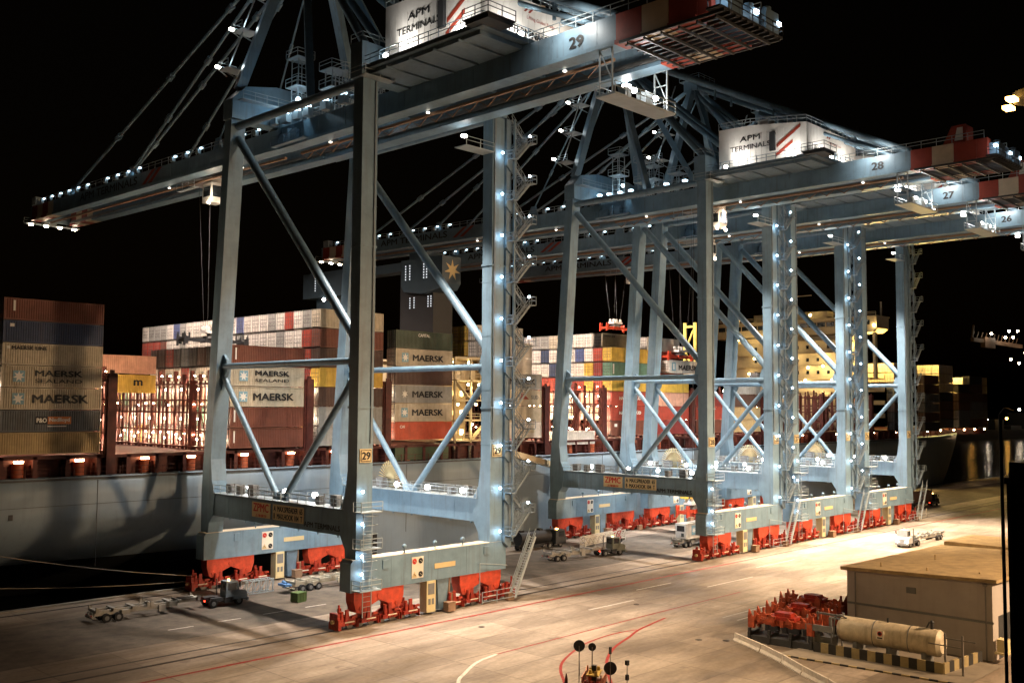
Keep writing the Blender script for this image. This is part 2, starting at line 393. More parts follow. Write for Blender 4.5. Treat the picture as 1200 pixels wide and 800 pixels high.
    for k in (0, .7): b.prism([(11.2 + k, 68.6), (11.5 + k, 68.6), (12.1 + k, 69.2), (11.8 + k, 69.2)], 'y', -18.08, -18.03)
    b.build('stripe_mark', STRIPE_R, mh)
    b = MB(); b.box(7, 9, -10, -8, 71.2, 72.6); b.box(13, 15.5, -12, -9, 70.9, 72.3); b.box(16, 17, -16, -15, 70.2, 71.4); b.build('roof_vent', WHITE, mh)
    b = MB(); b.box(2.4, 23.2, -20.6, .0, 63.8, 64.3); b.box(3, 22.6, -19.6, -1, 63.3, 63.8)
    for y in (-17, -13, -9, -5): b.box(2.4, 9.2, y, y + .12, 63.1, 63.3)
    b.rail((2.5, -20.5, 64.3), (2.5, -.2, 64.3), 1.1, 1.6); b.rail((2.5, -20.5, 64.3), (23, -20.5, 64.3), 1.1, 1.6)
    dk = b.build('machinery_deck', PAINT2, root)
    b = MB(); b.box(1.2, 5.2, -22.6, -18.8, 64.32, 64.42); b.box(1.4, 5, -22.4, -19, 63.9, 64.3); b.rail((1.2, -22.6, 64.4), (5.2, -22.6, 64.4)); b.rail((1.2, -22.6, 64.4), (1.2, -18.8, 64.4)); b.build('corner_platform', DARK, dk)
    for x, y in ((2.7, -4.5), (2.7, -16.8), (8.5, -20.2), (15.5, -20.2), (21, -20.2)):
        b = MB(); b.box(x - .2, x + .2, y - .2, y + .2, 64.4, 64.8); b.build('flood_lamp', HOT, dk)
    LW = (1.0, .94, .86)
    spot((2.9, -5.5, 64.9), (4.7, -7.5, 67.2), 1700, LW, 150, .8, .2, root)
    spot((2.9, -15.5, 64.9), (4.7, -15.0, 67.2), 900, LW, 150, .8, .2, root)
    spot((8.5, -19.9, 64.9), (9, -18, 67.5), 1200, LW, 150, .8, .2, root)
    spot((16.5, -19.9, 64.9), (16.5, -18, 67.5), 1200, LW, 150, .8, .2, root)
    spot((6.4, -27, 64.6), (9.3, -27, 62.4), 2200, LW, 150, .9, .2, root)      # lights the crane number on the girder
    # pylon
    AP = 12.3
    for sx in (0, 1):
        fx = (lambda x: x) if sx == 0 else (lambda x: 28.2 - x)
        b = MB(); b.beam((fx(3.9), 29.2, 68.4), (fx(AP), 27.6, 94), 1.3, 1.3); pm = b.build('pylon_leg', PAINT, root)
        b = MB(); b.beam((fx(4.2), 12.4, 63.3), (fx(AP), 26.6, 93), 1.0, 1.0); b.build('pylon_leg', PAINT, root)
        b = MB(); b.tube((fx(3.5), .2, 67.1), (fx(AP), 26.4, 92.5), .52, 12); b.build('pylon_tube', PAINT, root)
        b = MB(); b.tube((fx(6.6), .2, 67.1), (fx(AP + .6), 25.4, 90.5), .52, 12); b.build('pylon_tube', PAINT, root)
        b = MB(); b.tube((fx(10.1), -32, 63.8), (fx(AP), 26.4, 94), .5, 12); b.build('backstay', PAINT, root)
        b = MB(); b.tube((fx(10.1), -31, 62.8), (fx(10.9), -6, 75.2), .3, 8)
        for t in (.15, .4, .6): b.beam(Vector((fx(10.1), -32, 63.8)).lerp(Vector((fx(AP), 26.4, 94)), t), Vector((fx(10.1), -32, 63.8)).lerp(Vector((fx(AP), 26.4, 94)), t) - Vector((0, 0, 2.4)), .3)
        b.build('stay_strut', PAINT, root)
        for y, r in ((73, .24), (97, .27), (45, .14)):
            b = MB(); a = Vector((fx(10.1), 27.6 + (y - 27.6) * 1.045, 64.8 + (y - 27.6) * .015)); c = Vector((fx(AP), 28, 94)); b.tube(a, c, r, 8)
            for t in (.25, .5, .75): p = a.lerp(c, t); d = (c - a).normalized(); b.tube(p - d * .7, p + d * .7, r * 1.9, 8)
            b.build('forestay', PAINT, root)
            b = MB(); b.prism([(y - 1.3, 63.6), (y + 1.3, 63.6), (y + .4, 65.6), (y - .7, 65.6)], 'x', fx(10.1) - .2, fx(10.1) + .2); b.build('stay_bracket', PAINT, root)
    b = MB(); b.box(11.5, 16.7, 25.8, 29.2, 93.2, 95.4); b.box(11, 17.2, 25, 30, 95.4, 95.5); b.rail((11, 25, 95.5), (11, 30, 95.5)); b.rail((11, 25, 95.5), (17.2, 25, 95.5)); b.build('apex_beam', PAINT, root)
    for k, (z, dx) in enumerate(((71.5, 1.1), (77.5, 3.1), (83.5, 5.2), (89, 6.9))):
        x = 2.6 + dx; b = MB(); b.box(x - 1.2, x + 1.6, 30, 32.6, z, z + .1); b.rail((x - 1.2, 32.6, z + .1), (x + 1.6, 32.6, z + .1)); b.rail((x - 1.2, 30, z + .1), (x - 1.2, 32.6, z + .1))
        b.beam((x, 32.4, z), (x + .4, 29.8, z - 1.6), .15); b.beam((x, 32.3, z), (x + 1.7, 31.2, z + 6), .5, .12); b.beam((x - .5, 34, z + .8), (x, 32.4, z - .6), .14)
        p = b.build('mast_platform', RAILM, root)
        b = MB(); b.box(x - .8, x - .2, 33.8, 34.2, z + .9, z + 1.2); b.build('mast_lamp', HOT, p)
        point((x + .5, 31.4, z + 1.4), 120, (.85, .95, 1), .2, root)
    # ladder towers standing on girder
    for x, y, h in ((9.9, 23.5, 9), (17.9, 23.5, 9), (9.9, 15.5, 5.5), (17.9, 15.5, 5.5)):
        b = MB()
        for dx in (-.8, .8):
            for dy in (-.8, .8): b.beam((x + dx, y + dy, 63.7), (x + dx, y + dy, 63.7 + h), .12)
        for k in range(int(h / .9)): b.beam((x - .8, y - .8, 64.2 + k * .9), (x + .8, y - .8, 64.2 + k * .9), .07); b.beam((x - .8, y + .8, 64.2 + k * .9), (x - .8, y - .8, 64.2 + k * .9), .07)
        for z in (63.7 + h, 63.7 + h * .55): b.box(x - 1.4, x + 1.4, y - 1.4, y + 1.4, z, z + .1); b.rail((x - 1.4, y - 1.4, z + .1), (x + 1.4, y - 1.4, z + .1)); b.rail((x - 1.4, y - 1.4, z + .1), (x - 1.4, y + 1.4, z + .1))
        b.build('rope_tower', RAILM, root)
    # hinge machinery with cold lamps (between seaside legs)
    for y, x in ((24, 8.6), (26, 8.2), (21.5, 8.8), (19, 8.8), (15, 8.8), (11, 8.8), (7, 8.8)):
        b = MB(); b.box(x - .5, x + .3, y, y + 1.3, 63.8, 64.9, 1); b.box(x - .55, x + .1, y + .2, y + .9, 65.0, 65.3); b.build('walkway_lamp', [COLDS, RAILM], root)
    b = MB(); b.ball((8.0, 21.0, 66.2), .3); b.build('hinge_lamp', COLD, root); point((7.6, 21.6, 66.0), 350, (.6, .85, 1), .3, root)
    b = MB(); b.box(8.2, 9.1, 20, 28, 60.9, 61.1); b.rail((8.2, 20, 61.1), (8.2, 28, 61.1)); b.box(8.4, 9.0, 22, 23.4, 61.1, 62.6); b.box(8.4, 9.1, 25, 26.8, 61.1, 62.3); b.tube((8.8, 24.2, 61.1), (8.8, 24.2, 62.9), .4); b.build('hinge_machinery', PAINT2, root)
    # stair tower beside second landside leg
    fl = MB()
    for dy in (-.5, .5):
        fl.beam((0, dy, 0), (2.7, dy, 2.73), .08, .28); fl.beam((0, dy, 1.05), (2.7, dy, 3.78), .06); fl.beam((0, dy, .55), (2.7, dy, 3.28), .05)
        for k in range(5): fl.beam((.15 + k * .6, dy, .16 + k * .606), (.15 + k * .6, dy, 1.2 + k * .606), .05)
    for k in range(11): fl.box(.1 + k * .24, .35 + k * .24, -.5, .5, .15 + k * .24, .19 + k * .24)
    flm = fl.mesh('stair_flight', STAIRM)
    ld = MB(); ld.box(-.9, 0, -1.0, 1.0, -.1, 0); ld.rail((-.9, -1, 0), (0, -1, 0)); ld.rail((-.9, 1, 0), (0, 1, 0)); ld.rail((-.9, -1, 0), (-.9, 1, 0)); ldm = ld.mesh('landing', STAIRM)
    bul = MB(); bul.ball((0, 0, 0), .17); bulm = bul.mesh('stair_lamp', COLD)
    st = MB(); st.beam((26.9, -1.6, 7.6), (26.9, -1.6, 63), .22); st.beam((29.4, .5, 7.6), (29.4, .5, 63), .10); st.box(26.0, 26.9, -1.0, .6, 7.6, 63)
    stt = st.build('stair_frame', PAINT2, root)
    z = 8.35; k = 0
    while z < 61:
        a = link('stair_flight', flm, root, (26.9, -1.6, z)); a2 = link('stair_flight', flm, root, (29.6, -.5, z + 2.73), math.pi)
        link('landing', ldm, root, (26.9, -1.3, z)); c = link('landing', ldm, root, (29.6, -1.3, z + 2.73), math.pi)
        link('stair_lamp', bulm, root, (24.9, -1.35, z + .6)); point((24.9, -1.5, z + .2), 42, (.62, .86, 1), .15, root)
        link('stair_lamp', bulm, root, (30.3, -1.2, z + 3.9))
        bb = MB(); bb.prism([(25.8, z - .1), (27, z - .1), (27, z - 1.6), (26.6, z - 1.6), (25.8, z - .9)], 'y', -1.3, -.9); bb.build('stair_bracket', PAINT2, root)
        z += 5.47; k += 1
    b = MB()   # lower stair to the quay
    for dy in (-.5, .5):
        b.beam((30.4, -2 + dy, 7.9), (26.6, -2 + dy, .5), .08, .3); b.beam((30.4, -2 + dy, 8.95), (26.6, -2 + dy, 1.5), .06); b.beam((30.4, -2 + dy, 8.4), (26.6, -2 + dy, 1.0), .06)
    for k in range(24): b.box(26.6 + k * .158, 26.8 + k * .158, -2.5, -1.5, .6 + k * .31, .64 + k * .31)
    b.beam((21.5, -1.2, 5.2), (21.5, -1.2, .5), .08); b.beam((21.5, -1.2, 5.2), (26.4, -1.2, 4.5), .08)
    for x in (21.0, 23.6): b.beam((x, -2.2, .3), (x, -2.2, 1.8), .08)
    for z in (.6, 1.2, 1.8): b.beam((21, -2.2, z), (26.5, -2.2, z), .06)
    b.build('quay_stair', RAILM, root)
    # caged ladder at first landside leg
    b = MB()
    for x in (3.0, 4.2): b.beam((x, -1.4, 1.2), (x, -1.4, 13), .09)
    for k in range(20): b.beam((3.0, -1.4, 1.8 + k * .56), (4.2, -1.4, 1.8 + k * .56), .05)
    for k in range(9):
        z = 4.5 + k; b.path([(2.8, -1.4, z), (2.8, -2.2, z), (4.4, -2.2, z), (4.4, -1.4, z)], .04, 4)
    for z in (4.2, 8.8, 12.9): b.box(1.9, 4.9, -2.4, -.86, z, z + .1); b.rail((1.9, -2.4, z + .1), (4.9, -2.4, z + .1)); b.rail((1.9, -2.4, z + .1), (1.9, -.9, z + .1))
    b.build('caged_ladder', RAILM, root)
    for z in (15.2, 11.6, 8.0, 6.0):
        link('stair_lamp', bulm, root, (2.9, -1.3, z)); point((2.9, -1.6, z - .3), 26, (.65, .88, 1), .15, root)
    # cable reel
    b = MB(); cx, cy, cz = 26.2, 22.6, 14.2
    n = 36
    for k in range(n):
        t = 2 * math.pi * k / n; c, s = math.cos(t), math.sin(t)
        b.beam((cx, cy + c * .5, cz + s * .5), (cx, cy + c * 2.7, cz + s * 2.7), .16, .10)
    b.tube((cx - .1, cy, cz), (cx + .1, cy, cz), .8, 20)
    rl = b.build('cable_reel', CREAMY, root)
    b = MB(); b.tube((cx + .05, cy, cz), (cx + .35, cy, cz), 1.85, 28); b.build('cable_coil', REELM, rl)
    # bogies
    eq = MB(); eq.prism([(-3.6, 4.0), (-3.6, 2.9), (-3.2, 1.7), (-2.0, 1.45), (-1.2, 2.3), (0, 2.75), (1.2, 2.3), (2.0, 1.45), (3.2, 1.7), (3.6, 2.9), (3.6, 4.0)], 'y', -.75, .75)
    eq.tube((0, -.85, 3.2), (0, .85, 3.2), .35, 12); eq.tube((-2.6, -.85, 2.1), (-2.6, .85, 2.1), .3, 12); eq.tube((2.6, -.85, 2.1), (2.6, .85, 2.1), .3, 12)
    eqm = eq.mesh('equaliser_beam', BOGIE)
    tr = MB()
    for ya, yb in ((-.62, -.42), (.42, .62)):
        tr.prism([(-1.3, .45), (-1.35, .95), (-.9, 1.25), (-.35, 1.55), (.35, 1.55), (.9, 1.25), (1.35, .95), (1.3, .45), (.5, .45), (.35, .75), (-.35, .75), (-.5, .45)], 'y', ya, yb)
    tr.box(-1.3, 1.3, -.42, .42, .95, 1.1); tr.box(-.22, .22, -.8, -.62, .5, 2.25, 1); tr.box(-.22, .22, .62, .8, .5, 2.2, 1)
    tr.tube((-.85, -.85, 1.0), (-.85, -.85, 1.95), .2, 10, m=1); tr.tube((-.85, -.85, 1.95), (-.85, -.85, 2.15), .24, 10)
    tr.box(-1.2, -.5, -1.05, -.62, .55, .95, 1); tr.box(.55, 1.25, -.95, -.62, 1.25, 1.5); tr.beam((.5, -.8, .5), (1.15, -.8, 1.5), .1, .1)
    tr.box(-1.42, -1.35, -.8, .7, .15, .9); tr.box(1.35, 1.42, -.8, .7, .15, .9); tr.box(-.45, .9, -.98, -.94, .82, .95, 2)
    trm = tr.mesh('bogie_truck', [BOGIE_T, BOGIE_D, SIGNW])
    wh = MB(); wh.tube((0, -.16, .38), (0, .16, .38), .38, 14); wh.tube((0, -.22, .38), (0, -.16, .38), .45, 14); whm = wh.mesh('wheel', STEEL)
    for yr in (0.0, 32.6):
        for xe in (5.9, 22.1):
            link('equaliser_beam', eqm, root, (xe, yr, 0))
            for dx in (-4.5, -1.5, 1.6, 4.7):
                t = link('bogie_truck', trm, root, (xe + dx, yr, 0))
                for w in (-.8, .8): link('wheel', whm, t, (w, 0, 0))
        for xe, sgn in ((0, 1), (28, -1)):
            b = MB(); b.box(min(xe, xe + sgn * .5), max(xe, xe + sgn * .5), yr - .9, yr + .6, .2, 1.9); b.tube((xe - sgn * .3, yr - .2, 1.0), (xe, yr - .2, 1.0), .22, 10, m=1); b.box(min(xe, xe + sgn * .4), max(xe, xe + sgn * .4), yr - 1.1, yr - .9, .15, 1.3)
            b.tube((xe + sgn * .3, yr - .7, 1.9), (xe + sgn * .3, yr - .7, 2.9), .12, 8)
            b.build('rail_buffer', [BOGIE_D, YELLOW], root)
        b = MB(); b.box(12.9, 14.3, yr - 1.0, yr + .3, .3, 4.0); cbn = b.build('electric_cabinet', CREAMY, root)
        b = MB(); b.box(13.1, 14.1, yr - 1.04, yr - 1.01, 2.4, 3.7); b.box(13.15, 13.5, yr - 1.04, yr - 1.01, 1.2, 1.9); b.box(13.7, 14.05, yr - 1.04, yr - 1.01, 1.2, 1.9); b.build('cabinet_panel', GREY, cbn)
        b = MB(); b.prism([(14.9, 4.0), (16.8, 4.0), (16.4, .3), (15.2, .3)], 'y', yr - .6, yr + .6); b.build('cable_guide', PAINT2, root)
        b = MB(); b.tube((16.9, yr - .5, .3), (16.9, yr - .5, 4), .15); b.box(16.8, 17.9, yr - .7, yr + .2, 1.0, 2.1); b.build('cable_post', REELM, root)
        for q in ((15.6, 16.8, yr - 1.9, yr - .95, .15, 1.2), (26.0, 27.0, yr - 1.9, yr - 1.2, .1, 1.0)):
            b = MB(); b.box(*q); b.box(q[0] - .05, q[1] + .05, q[2] - .05, q[3] + .05, q[5], q[5] + .05); b.build('drive_box', REELM, root)
    # portal floodlights on cross beams
    for i, x0 in enumerate(LX):
        for y in (4, 11, 17.5, 26):
            b = MB(); b.ball((x0 + (2.6 if i == 0 else -.35), y, 13.9), .36); b.build('portal_lamp', HOT, root)
    CW = (.90, .95, 1.0)
    spot((5.0, 8, 13.9), (24, 9, 9), 9000, CW, 120, .8, .25, root); spot((5.0, 22, 13.9), (24, 22, 9), 9000, CW, 120, .8, .25, root)
    spot((5.0, 17, 13.9), (15, 32, 5), 9000, CW, 110, .8, .25, root)
    spot((22.8, 16, 14.2), (10, 10, 0), 3500, CW, 95, .7, .25, root)
    # floods under the girders, pointing down
    for y, t in ((-24, -22), (-2, 2), (18, 16), (40, 38), (62, 60)):
        b = MB(); b.box(11.15, 11.45, y - .15, y + .15, 60.35, 60.5); b.build('girder_lamp', DIM, root)
    spot((14, -24, 60.2), (9, -20, 0), 270000, (1, .74, .48), 72, .8, .5, root)
    spot((14, 3, 60.2), (15, 4, 0), 190000, (1, .86, .75), 72, .8, .5, root)
    spot((14, 20, 60.2), (14, 23, 0), 120000, (1, .93, .86), 72, .8, .5, root)
    spot((9.0, 44, 60.2), (25, 52, 37), 120000, (1, .80, .68), 95, .8, .4, root)
    spot((9.0, 78, 60.2), (25, 78, 37), 120000, (1, .80, .68), 95, .8, .4, root)
    spot((7.5, 17, 14.4), (24, 17, 34), 5200, (.62, .82, 1.0), 88, .8, .4, root)  # cold uplight without a fixture, added to brighten the far pair of legs
    # platform at leg (left of second landside leg)
    b = MB(); b.box(18.5, 23.5, -1.2, 1.0, 58.0, 58.12); b.rail((18.5, -1.2, 58.1), (23.5, -1.2, 58.1)); b.box(18.2, 18.8, -1, -.5, 59.1, 59.4, 1); b.build('leg_platform', [RAILM, HOT], root)
    for o in root.children_recursive:
        if o.type != 'MESH' or o.data.name in DONE: continue
        DONE.add(o.data.name)
        if o.name.startswith(('cross_tie', 'forestay')): continue
        for v in o.data.vertices:
            if v.co.y > 30.5 and 59 < v.co.z < 66.2 and o.parent is not None and o.matrix_basis.translation.length < 1e-6:
                v.co.z += (v.co.y - 27.6) * .015; v.co.y = 27.6 + (v.co.y - 27.6) * 1.045
    for o in root.children:
        if o.name.startswith('cross_tie') and o.location.y > 30: o.location.z += (o.location.y - 27.6) * .015; o.location.y = 27.6 + (o.location.y - 27.6) * 1.045
    return root
DONE = set()
def trolley(root, y, seed=0):
    b = MB(); b.box(10.8, 17.5, y - 3.6, y + 3.6, 60.9, 61.6); b.box(11.5, 16.8, y - 3, y - 1, 61.6, 63.0); b.box(12, 16, y + 1, y + 3, 61.6, 62.6)
    b.tube((11.2, y - 2.5, 62), (17, y - 2.5, 62), .5, 10)
    t = b.build('trolley', GREY, root); t.location.z = max(0, y - 27.6) * .015
    b = MB(); cy = y - 4.6
    b.prism([(cy - 1.4, 57.6), (cy - .9, 56.9), (cy + 1.4, 56.9), (cy + 1.4, 60.0), (cy - 1.4, 60.0)], 'x', 12.6, 15.0)
    b.box(12.7, 14.9, cy - 1.2, cy + 1.2, 60, 60.9); c = b.build('operator_cab', WHITE, t)
    b = MB(); b.box(12.56, 12.6, cy - 1.1, cy + 1.1, 57.8, 59.4); b.box(12.8, 14.8, cy - 1.44, cy - 1.4, 57.7, 59.5); b.build('cab_window', GLASS, c)
    for x in (12.4, 15.2):
        b = MB(); b.ball((x, cy - 1.0, 56.7), .26); b.build('cab_lamp', WARMW, c)
    point((12.2, cy - 2.2, 58.4), 260, (1, .82, .6), .25, root)
    b = MB(); b.box(11.2, 12.0, y - 3.0, y + 2.8, 59.4, 59.5); b.rail((11.2, y - 3, 59.5), (11.2, y + 2.8, 59.5)); b.build('trolley_walkway', RAILM, t)

def spreader(loc, L, rz, label, rope=None, col=None, hb=True):
    BOGIE = col or MATS['bogie_red']
    root = empty('container_spreader', loc, rz, label, 'spreader', 'container spreaders')
    h = L / 2; b = MB()
    for y in (-.45, .45): b.box(-h * .62, h * .62, y - .2, y + .2, .5, 1.1)
    for s in (-1, 1):
        for y in (-.45, .45): b.box(min(s * h * .55, s * h), max(s * h * .55, s * h), y - .13, y + .13, .58, 1.0)
    for x in (-h * .3, 0, h * .3): b.box(x - .2, x + .2, -.9, .9, .45, 1.15)
    fr = b.build('main_frame', BOGIE, root)
    for s in (-1, 1):
        b = MB(); b.box(s * h - .25, s * h + .25, -1.22, 1.22, .4, .95)
        for y in (-1.1, 1.1):
            b.box(s * h - .3, s * h + .3, y - .2, y + .2, .1, 1.3); b.prism([(s * h, 1.2), (s * h + s * .35, 2.0), (s * h + s * .45, 1.2), (s * h + s * .45, -.2), (s * h + s * .2, -.2)], 'y', y - .15, y + .15)
            b.tube((s * h * .9, y, 1.0), (s * h * .9, y, 1.9), .14, 8)
        b.build('end_beam', BOGIE, root)
    b = MB(); b.box(-1.4, 1.4, -.8, .8, 1.15, 1.5); b.box(-.9, .9, -.6, .6, 1.5, 1.9)
    b.build('power_pack', BOGIE_D if not hb else GREY, root)
    if hb:
        b = MB(); b.box(-1.9, 1.9, -.95, .95, 1.95, 2.35)
        for x in (-1.4, 1.4):
            for y in (-.6, .6): b.tube((x, y - .12, 2.75), (x, y + .12, 2.75), .45, 14); b.box(x - .12, x + .12, y - .25, y + .25, 2.3, 3.0)
        b.tube((.2, 0, 2.3), (.2, 0, 3.2), .5, 10)
        b.build('headblock', WHITE, root)
    if rope:
        b = MB()
        for x in (-1.4, 1.4):
            for y in (-.6, .6): b.tube((x, y, 2.9), (x * 1.6, y * 3, rope - loc[2]), .03, 4)
        b.build('hoist_rope', DARK, root)
    return root

proto = crane_proto()
FLOODK = 1.6
CR = [(29, 66.7, 58.0), (28, 138.2, 9.0), (27, 166.9, 29.5), (26, 196.8, 72.0)]
WORD = {29: 'nearest gantry crane, numbered 29, pale blue grey steel on red bogies by the quay edge',
        28: 'second gantry crane from the front, numbered 28, pale blue steel with lit machine house',
        27: 'gantry crane numbered 27, third along the quay between cranes 28 and 26',
        26: 'farthest gantry crane, numbered 26, its stair tower dark and unlit'}
LD2 = {}
roots = [proto] + [dup(proto) for _ in CR[1:]]
for i, (num, X, ty) in enumerate(CR):
    r = roots[i]
    if i > 0:
        for o in r.children:
            if o.type == 'LIGHT' and abs(o.location.z - 60.2) < .05:
                if o.location.x > 10: o.data = LD2.setdefault(o.data.name, o.data.copy()) if o.data.name not in LD2 else LD2[o.data.name]
    r.location = (X, YL, 0); tag(r, WORD[num], 'gantry crane', 'ship to shore gantry cranes on the quay')
    for x in (2.4, 23.6):
        b = MB(); b.box(x + .3, x + 2.0, -.9, -.82, 18.45, 20.0); p = b.build('number_plate', YELLOW, r)
        b = MB(); b.box(x + .42, x + 1.88, -.93, -.905, 18.57, 19.88); b.build('plate_border', BLACK, p)
        b = MB(); b.box(x + .5, x + 1.8, -.95, -.935, 18.65, 19.8); b.build('plate_face', YELLOW, p)
        lettering(str(num), '-Y', (x + 1.15, -.965, 19.22), 1.1, .82, BLACK, p, 'number', .07)
    lettering(str(num), '-X', (9.24, -27.3, 62.2), 1.8, 1.15, BLACK, r, 'number', .07)
    trolley(r, ty)
    if num == 26:
        for o in list(r.children):
            if o.type == 'LIGHT' and o.name.startswith('lamp_glow') and o.location.z < 62 and o.location.y < 0 and o.location.x > 20: bpy.data.objects.remove(o)
            elif o.name.startswith('stair_lamp'): bpy.data.objects.remove(o)

# ================================================================== GROUND, WATER, LINES
def concrete():
    m = bpy.data.materials.new('quay_concrete'); m.use_nodes = True
    nt = m.node_tree; N = nt.nodes; L = nt.links; b = N['Principled BSDF']
    geo = N.new('ShaderNodeNewGeometry')
    def noise(scale, det, sc=(1, 1, 1), rough=.6):
        mp = N.new('ShaderNodeMapping'); mp.inputs['Scale'].default_value = sc; L.new(geo.outputs['Position'], mp.inputs['Vector'])
        n = N.new('ShaderNodeTexNoise'); n.inputs['Scale'].default_value = scale; n.inputs['Detail'].default_value = det; n.inputs['Roughness'].default_value = rough
        L.new(mp.outputs['Vector'], n.inputs['Vector']); return n.outputs['Fac']
    def ramp(f, a, ca, c, cb):
        r = N.new('ShaderNodeValToRGB'); r.color_ramp.elements[0].position = a; r.color_ramp.elements[0].color = (*ca, 1)
        r.color_ramp.elements[1].position = c; r.color_ramp.elements[1].color = (*cb, 1); L.new(f, r.inputs['Fac']); return r.outputs['Color']
    def mix(f, a, c, mode='MIX'):
        x = N.new('ShaderNodeMixRGB'); x.blend_type = mode
        if isinstance(f, float): x.inputs['Fac'].default_value = f
        else: L.new(f, x.inputs['Fac'])
        for s, k in ((a, 'Color1'), (c, 'Color2')):
            if isinstance(s, tuple): x.inputs[k].default_value = (*s, 1)
            else: L.new(s, x.inputs[k])
        return x.outputs['Color']
    base = ramp(noise(.05, 6, (.5, 1.3, 1)), .36, (.19, .148, .105), .62, (.44, .375, .31))
    st = ramp(noise(.30, 8, (.30, 1.2, 1), .75), .45, (.62, .60, .58), .62, (1.12, 1.1, 1.08))
    c = mix(.45, base, st, 'MULTIPLY')
    fine = ramp(noise(2.2, 8), .3, (.78, .77, .76), .7, (1.12, 1.12, 1.12)); c = mix(.8, c, fine, 'MULTIPLY')
    spots = ramp(noise(.16, 5, (.6, 1.5, 1), .75), .62, (1, 1, 1), .74, (.42, .38, .35)); c = mix(.9, c, spots, 'MULTIPLY')
    big = ramp(noise(.028, 7, (.7, 1.5, 1), .72), .46, (.60, .57, .54), .56, (1.05, 1.04, 1.03)); c = mix(.7, c, big, 'MULTIPLY')
    # slab panels with slightly different tones, and joints
    br = N.new('ShaderNodeTexBrick'); br.offset = 0; br.inputs['Scale'].default_value = 1; br.inputs['Brick Width'].default_value = 7.5; br.inputs['Row Height'].default_value = 5.2
    br.inputs['Mortar Size'].default_value = .09; br.inputs['Color1'].default_value = (.70, .69, .68, 1); br.inputs['Color2'].default_value = (1.12, 1.12, 1.12, 1); br.inputs['Mortar'].default_value = (.55, .53, .5, 1)
    L.new(geo.outputs['Position'], br.inputs['Vector']); c = mix(.75, c, br.outputs['Color'], 'MULTIPLY')
    wv = N.new('ShaderNodeTexWave'); wv.inputs['Scale'].default_value = .09; wv.inputs['Distortion'].default_value = 9; wv.inputs['Detail'].default_value = 3; wv.inputs['Detail Scale'].default_value = .35
    mpw = N.new('ShaderNodeMapping'); mpw.inputs['Rotation'].default_value = (0, 0, 1.35); L.new(geo.outputs['Position'], mpw.inputs['Vector']); L.new(mpw.outputs['Vector'], wv.inputs['Vector'])
    tyre = ramp(wv.outputs['Fac'], .0, (.62, .60, .58), .05, (1, 1, 1)); c = mix(.28, c, tyre, 'MULTIPLY')
    oil = ramp(noise(.42, 3, (1, 1, 1), .5), .66, (1, 1, 1), .72, (.5, .47, .45)); c = mix(.6, c, oil, 'MULTIPLY')
    L.new(c, b.inputs['Base Color'])
    rr = ramp(noise(.3, 6, (.4, 1.2, 1)), .35, (.5, .5, .5), .7, (.85, .85, .85)); L.new(rr, b.inputs['Roughness'])
    bp = N.new('ShaderNodeBump'); bp.inputs['Strength'].default_value = .25; bp.inputs['Distance'].default_value = .03; L.new(noise(3, 6), bp.inputs['Height']); L.new(bp.outputs['Normal'], b.inputs['Normal'])
    return m
CONC = concrete()
QE = 127.2
b = MB(); b.box(-400, 1200, -300, QE, -8, 0); structure(b, 'ground', CONC)
b = MB(); b.box(-400, 1200, QE - .7, QE, 0.004, .22); structure(b, 'quay_edge_kerb', mat('kerb_concrete', (.22, .2, .17), .7))
ASPH = mat('asphalt_strip', (.105, .085, .065), .75, var=.3, scale=.5, bump=.2)
b = MB(); b.box(-300, 900, 99.8, 118.0, .002, .004); structure(b, 'road', ASPH)
RAILG = mat('rail_groove', (.045, .035, .03), .6, .3, var=.3, scale=2)
LINR = mat('line_red', (.26, .02, .014), .6, var=.25, scale=3)
LINW = mat('line_white', (.62, .58, .52), .6, var=.25, scale=3)
b = MB()
for y in (YL, YL + 32.6): b.box(-300, 900, y - .28, y + .28, .004, .010); b.box(-300, 900, y - .05, y + .05, .01, .03)
b.box(-300, 900, 94.4, 94.8, .004, .009); structure(b, 'road_rail', RAILG)
def ribbon(b, pts, w, z=.012, m=0):
    P = [Vector((x, y, 0)) for x, y in pts]
    L_, R_ = [], []
    for i, p in enumerate(P):
        d = (P[min(i + 1, len(P) - 1)] - P[max(i - 1, 0)]).normalized(); n = Vector((-d.y, d.x, 0)) * w / 2
        L_.append(p + n); R_.append(p - n)
    vs = [v + Vector((0, 0, z)) for v in L_ + R_]; n = len(P)
    b.add(vs, [(i, n + i, n + i + 1, i + 1) for i in range(n - 1)], m)
def smooth(pts, k=6):
    out = []
    for i in range(len(pts) - 1):
        p0 = pts[max(i - 1, 0)]; p1 = pts[i]; p2 = pts[i + 1]; p3 = pts[min(i + 2, len(pts) - 1)]
        for j in range(k):
            t = j / k
            out.append(tuple(.5 * (2 * p1[a] + (p2[a] - p0[a]) * t + (2 * p0[a] - 5 * p1[a] + 4 * p2[a] - p3[a]) * t * t + (3 * p1[a] - p0[a] - 3 * p2[a] + p3[a]) * t ** 3) for a in (0, 1)))
    return out + [pts[-1]]
b = MB()
ribbon(b, [(-200, 87.0), (400, 87.0)], .42); ribbon(b, [(72.5, 72.0), (98.3, 72.6), (120, 72.8)], .2)
ribbon(b, smooth([(60, 50), (64.5, 55.5), (69.4, 60.3), (72.4, 63.4), (75.5, 65.7), (81, 68.2), (84.9, 69.1), (88.5, 69.3), (91.5, 68.8)]), .28)
ribbon(b, smooth([(66, 51), (72.8, 57.7), (76.3, 60.9), (79.4, 63.3), (83.6, 65.6), (88, 67.2), (92, 68.7), (99, 70.2)]), .30, .016)
structure(b, 'road_marking', LINR)
b = MB(); ribbon(b, smooth([(58, 61), (62.5, 67), (65.3, 69.1), (69, 71.2), (72.4, 72.0)]), .35)
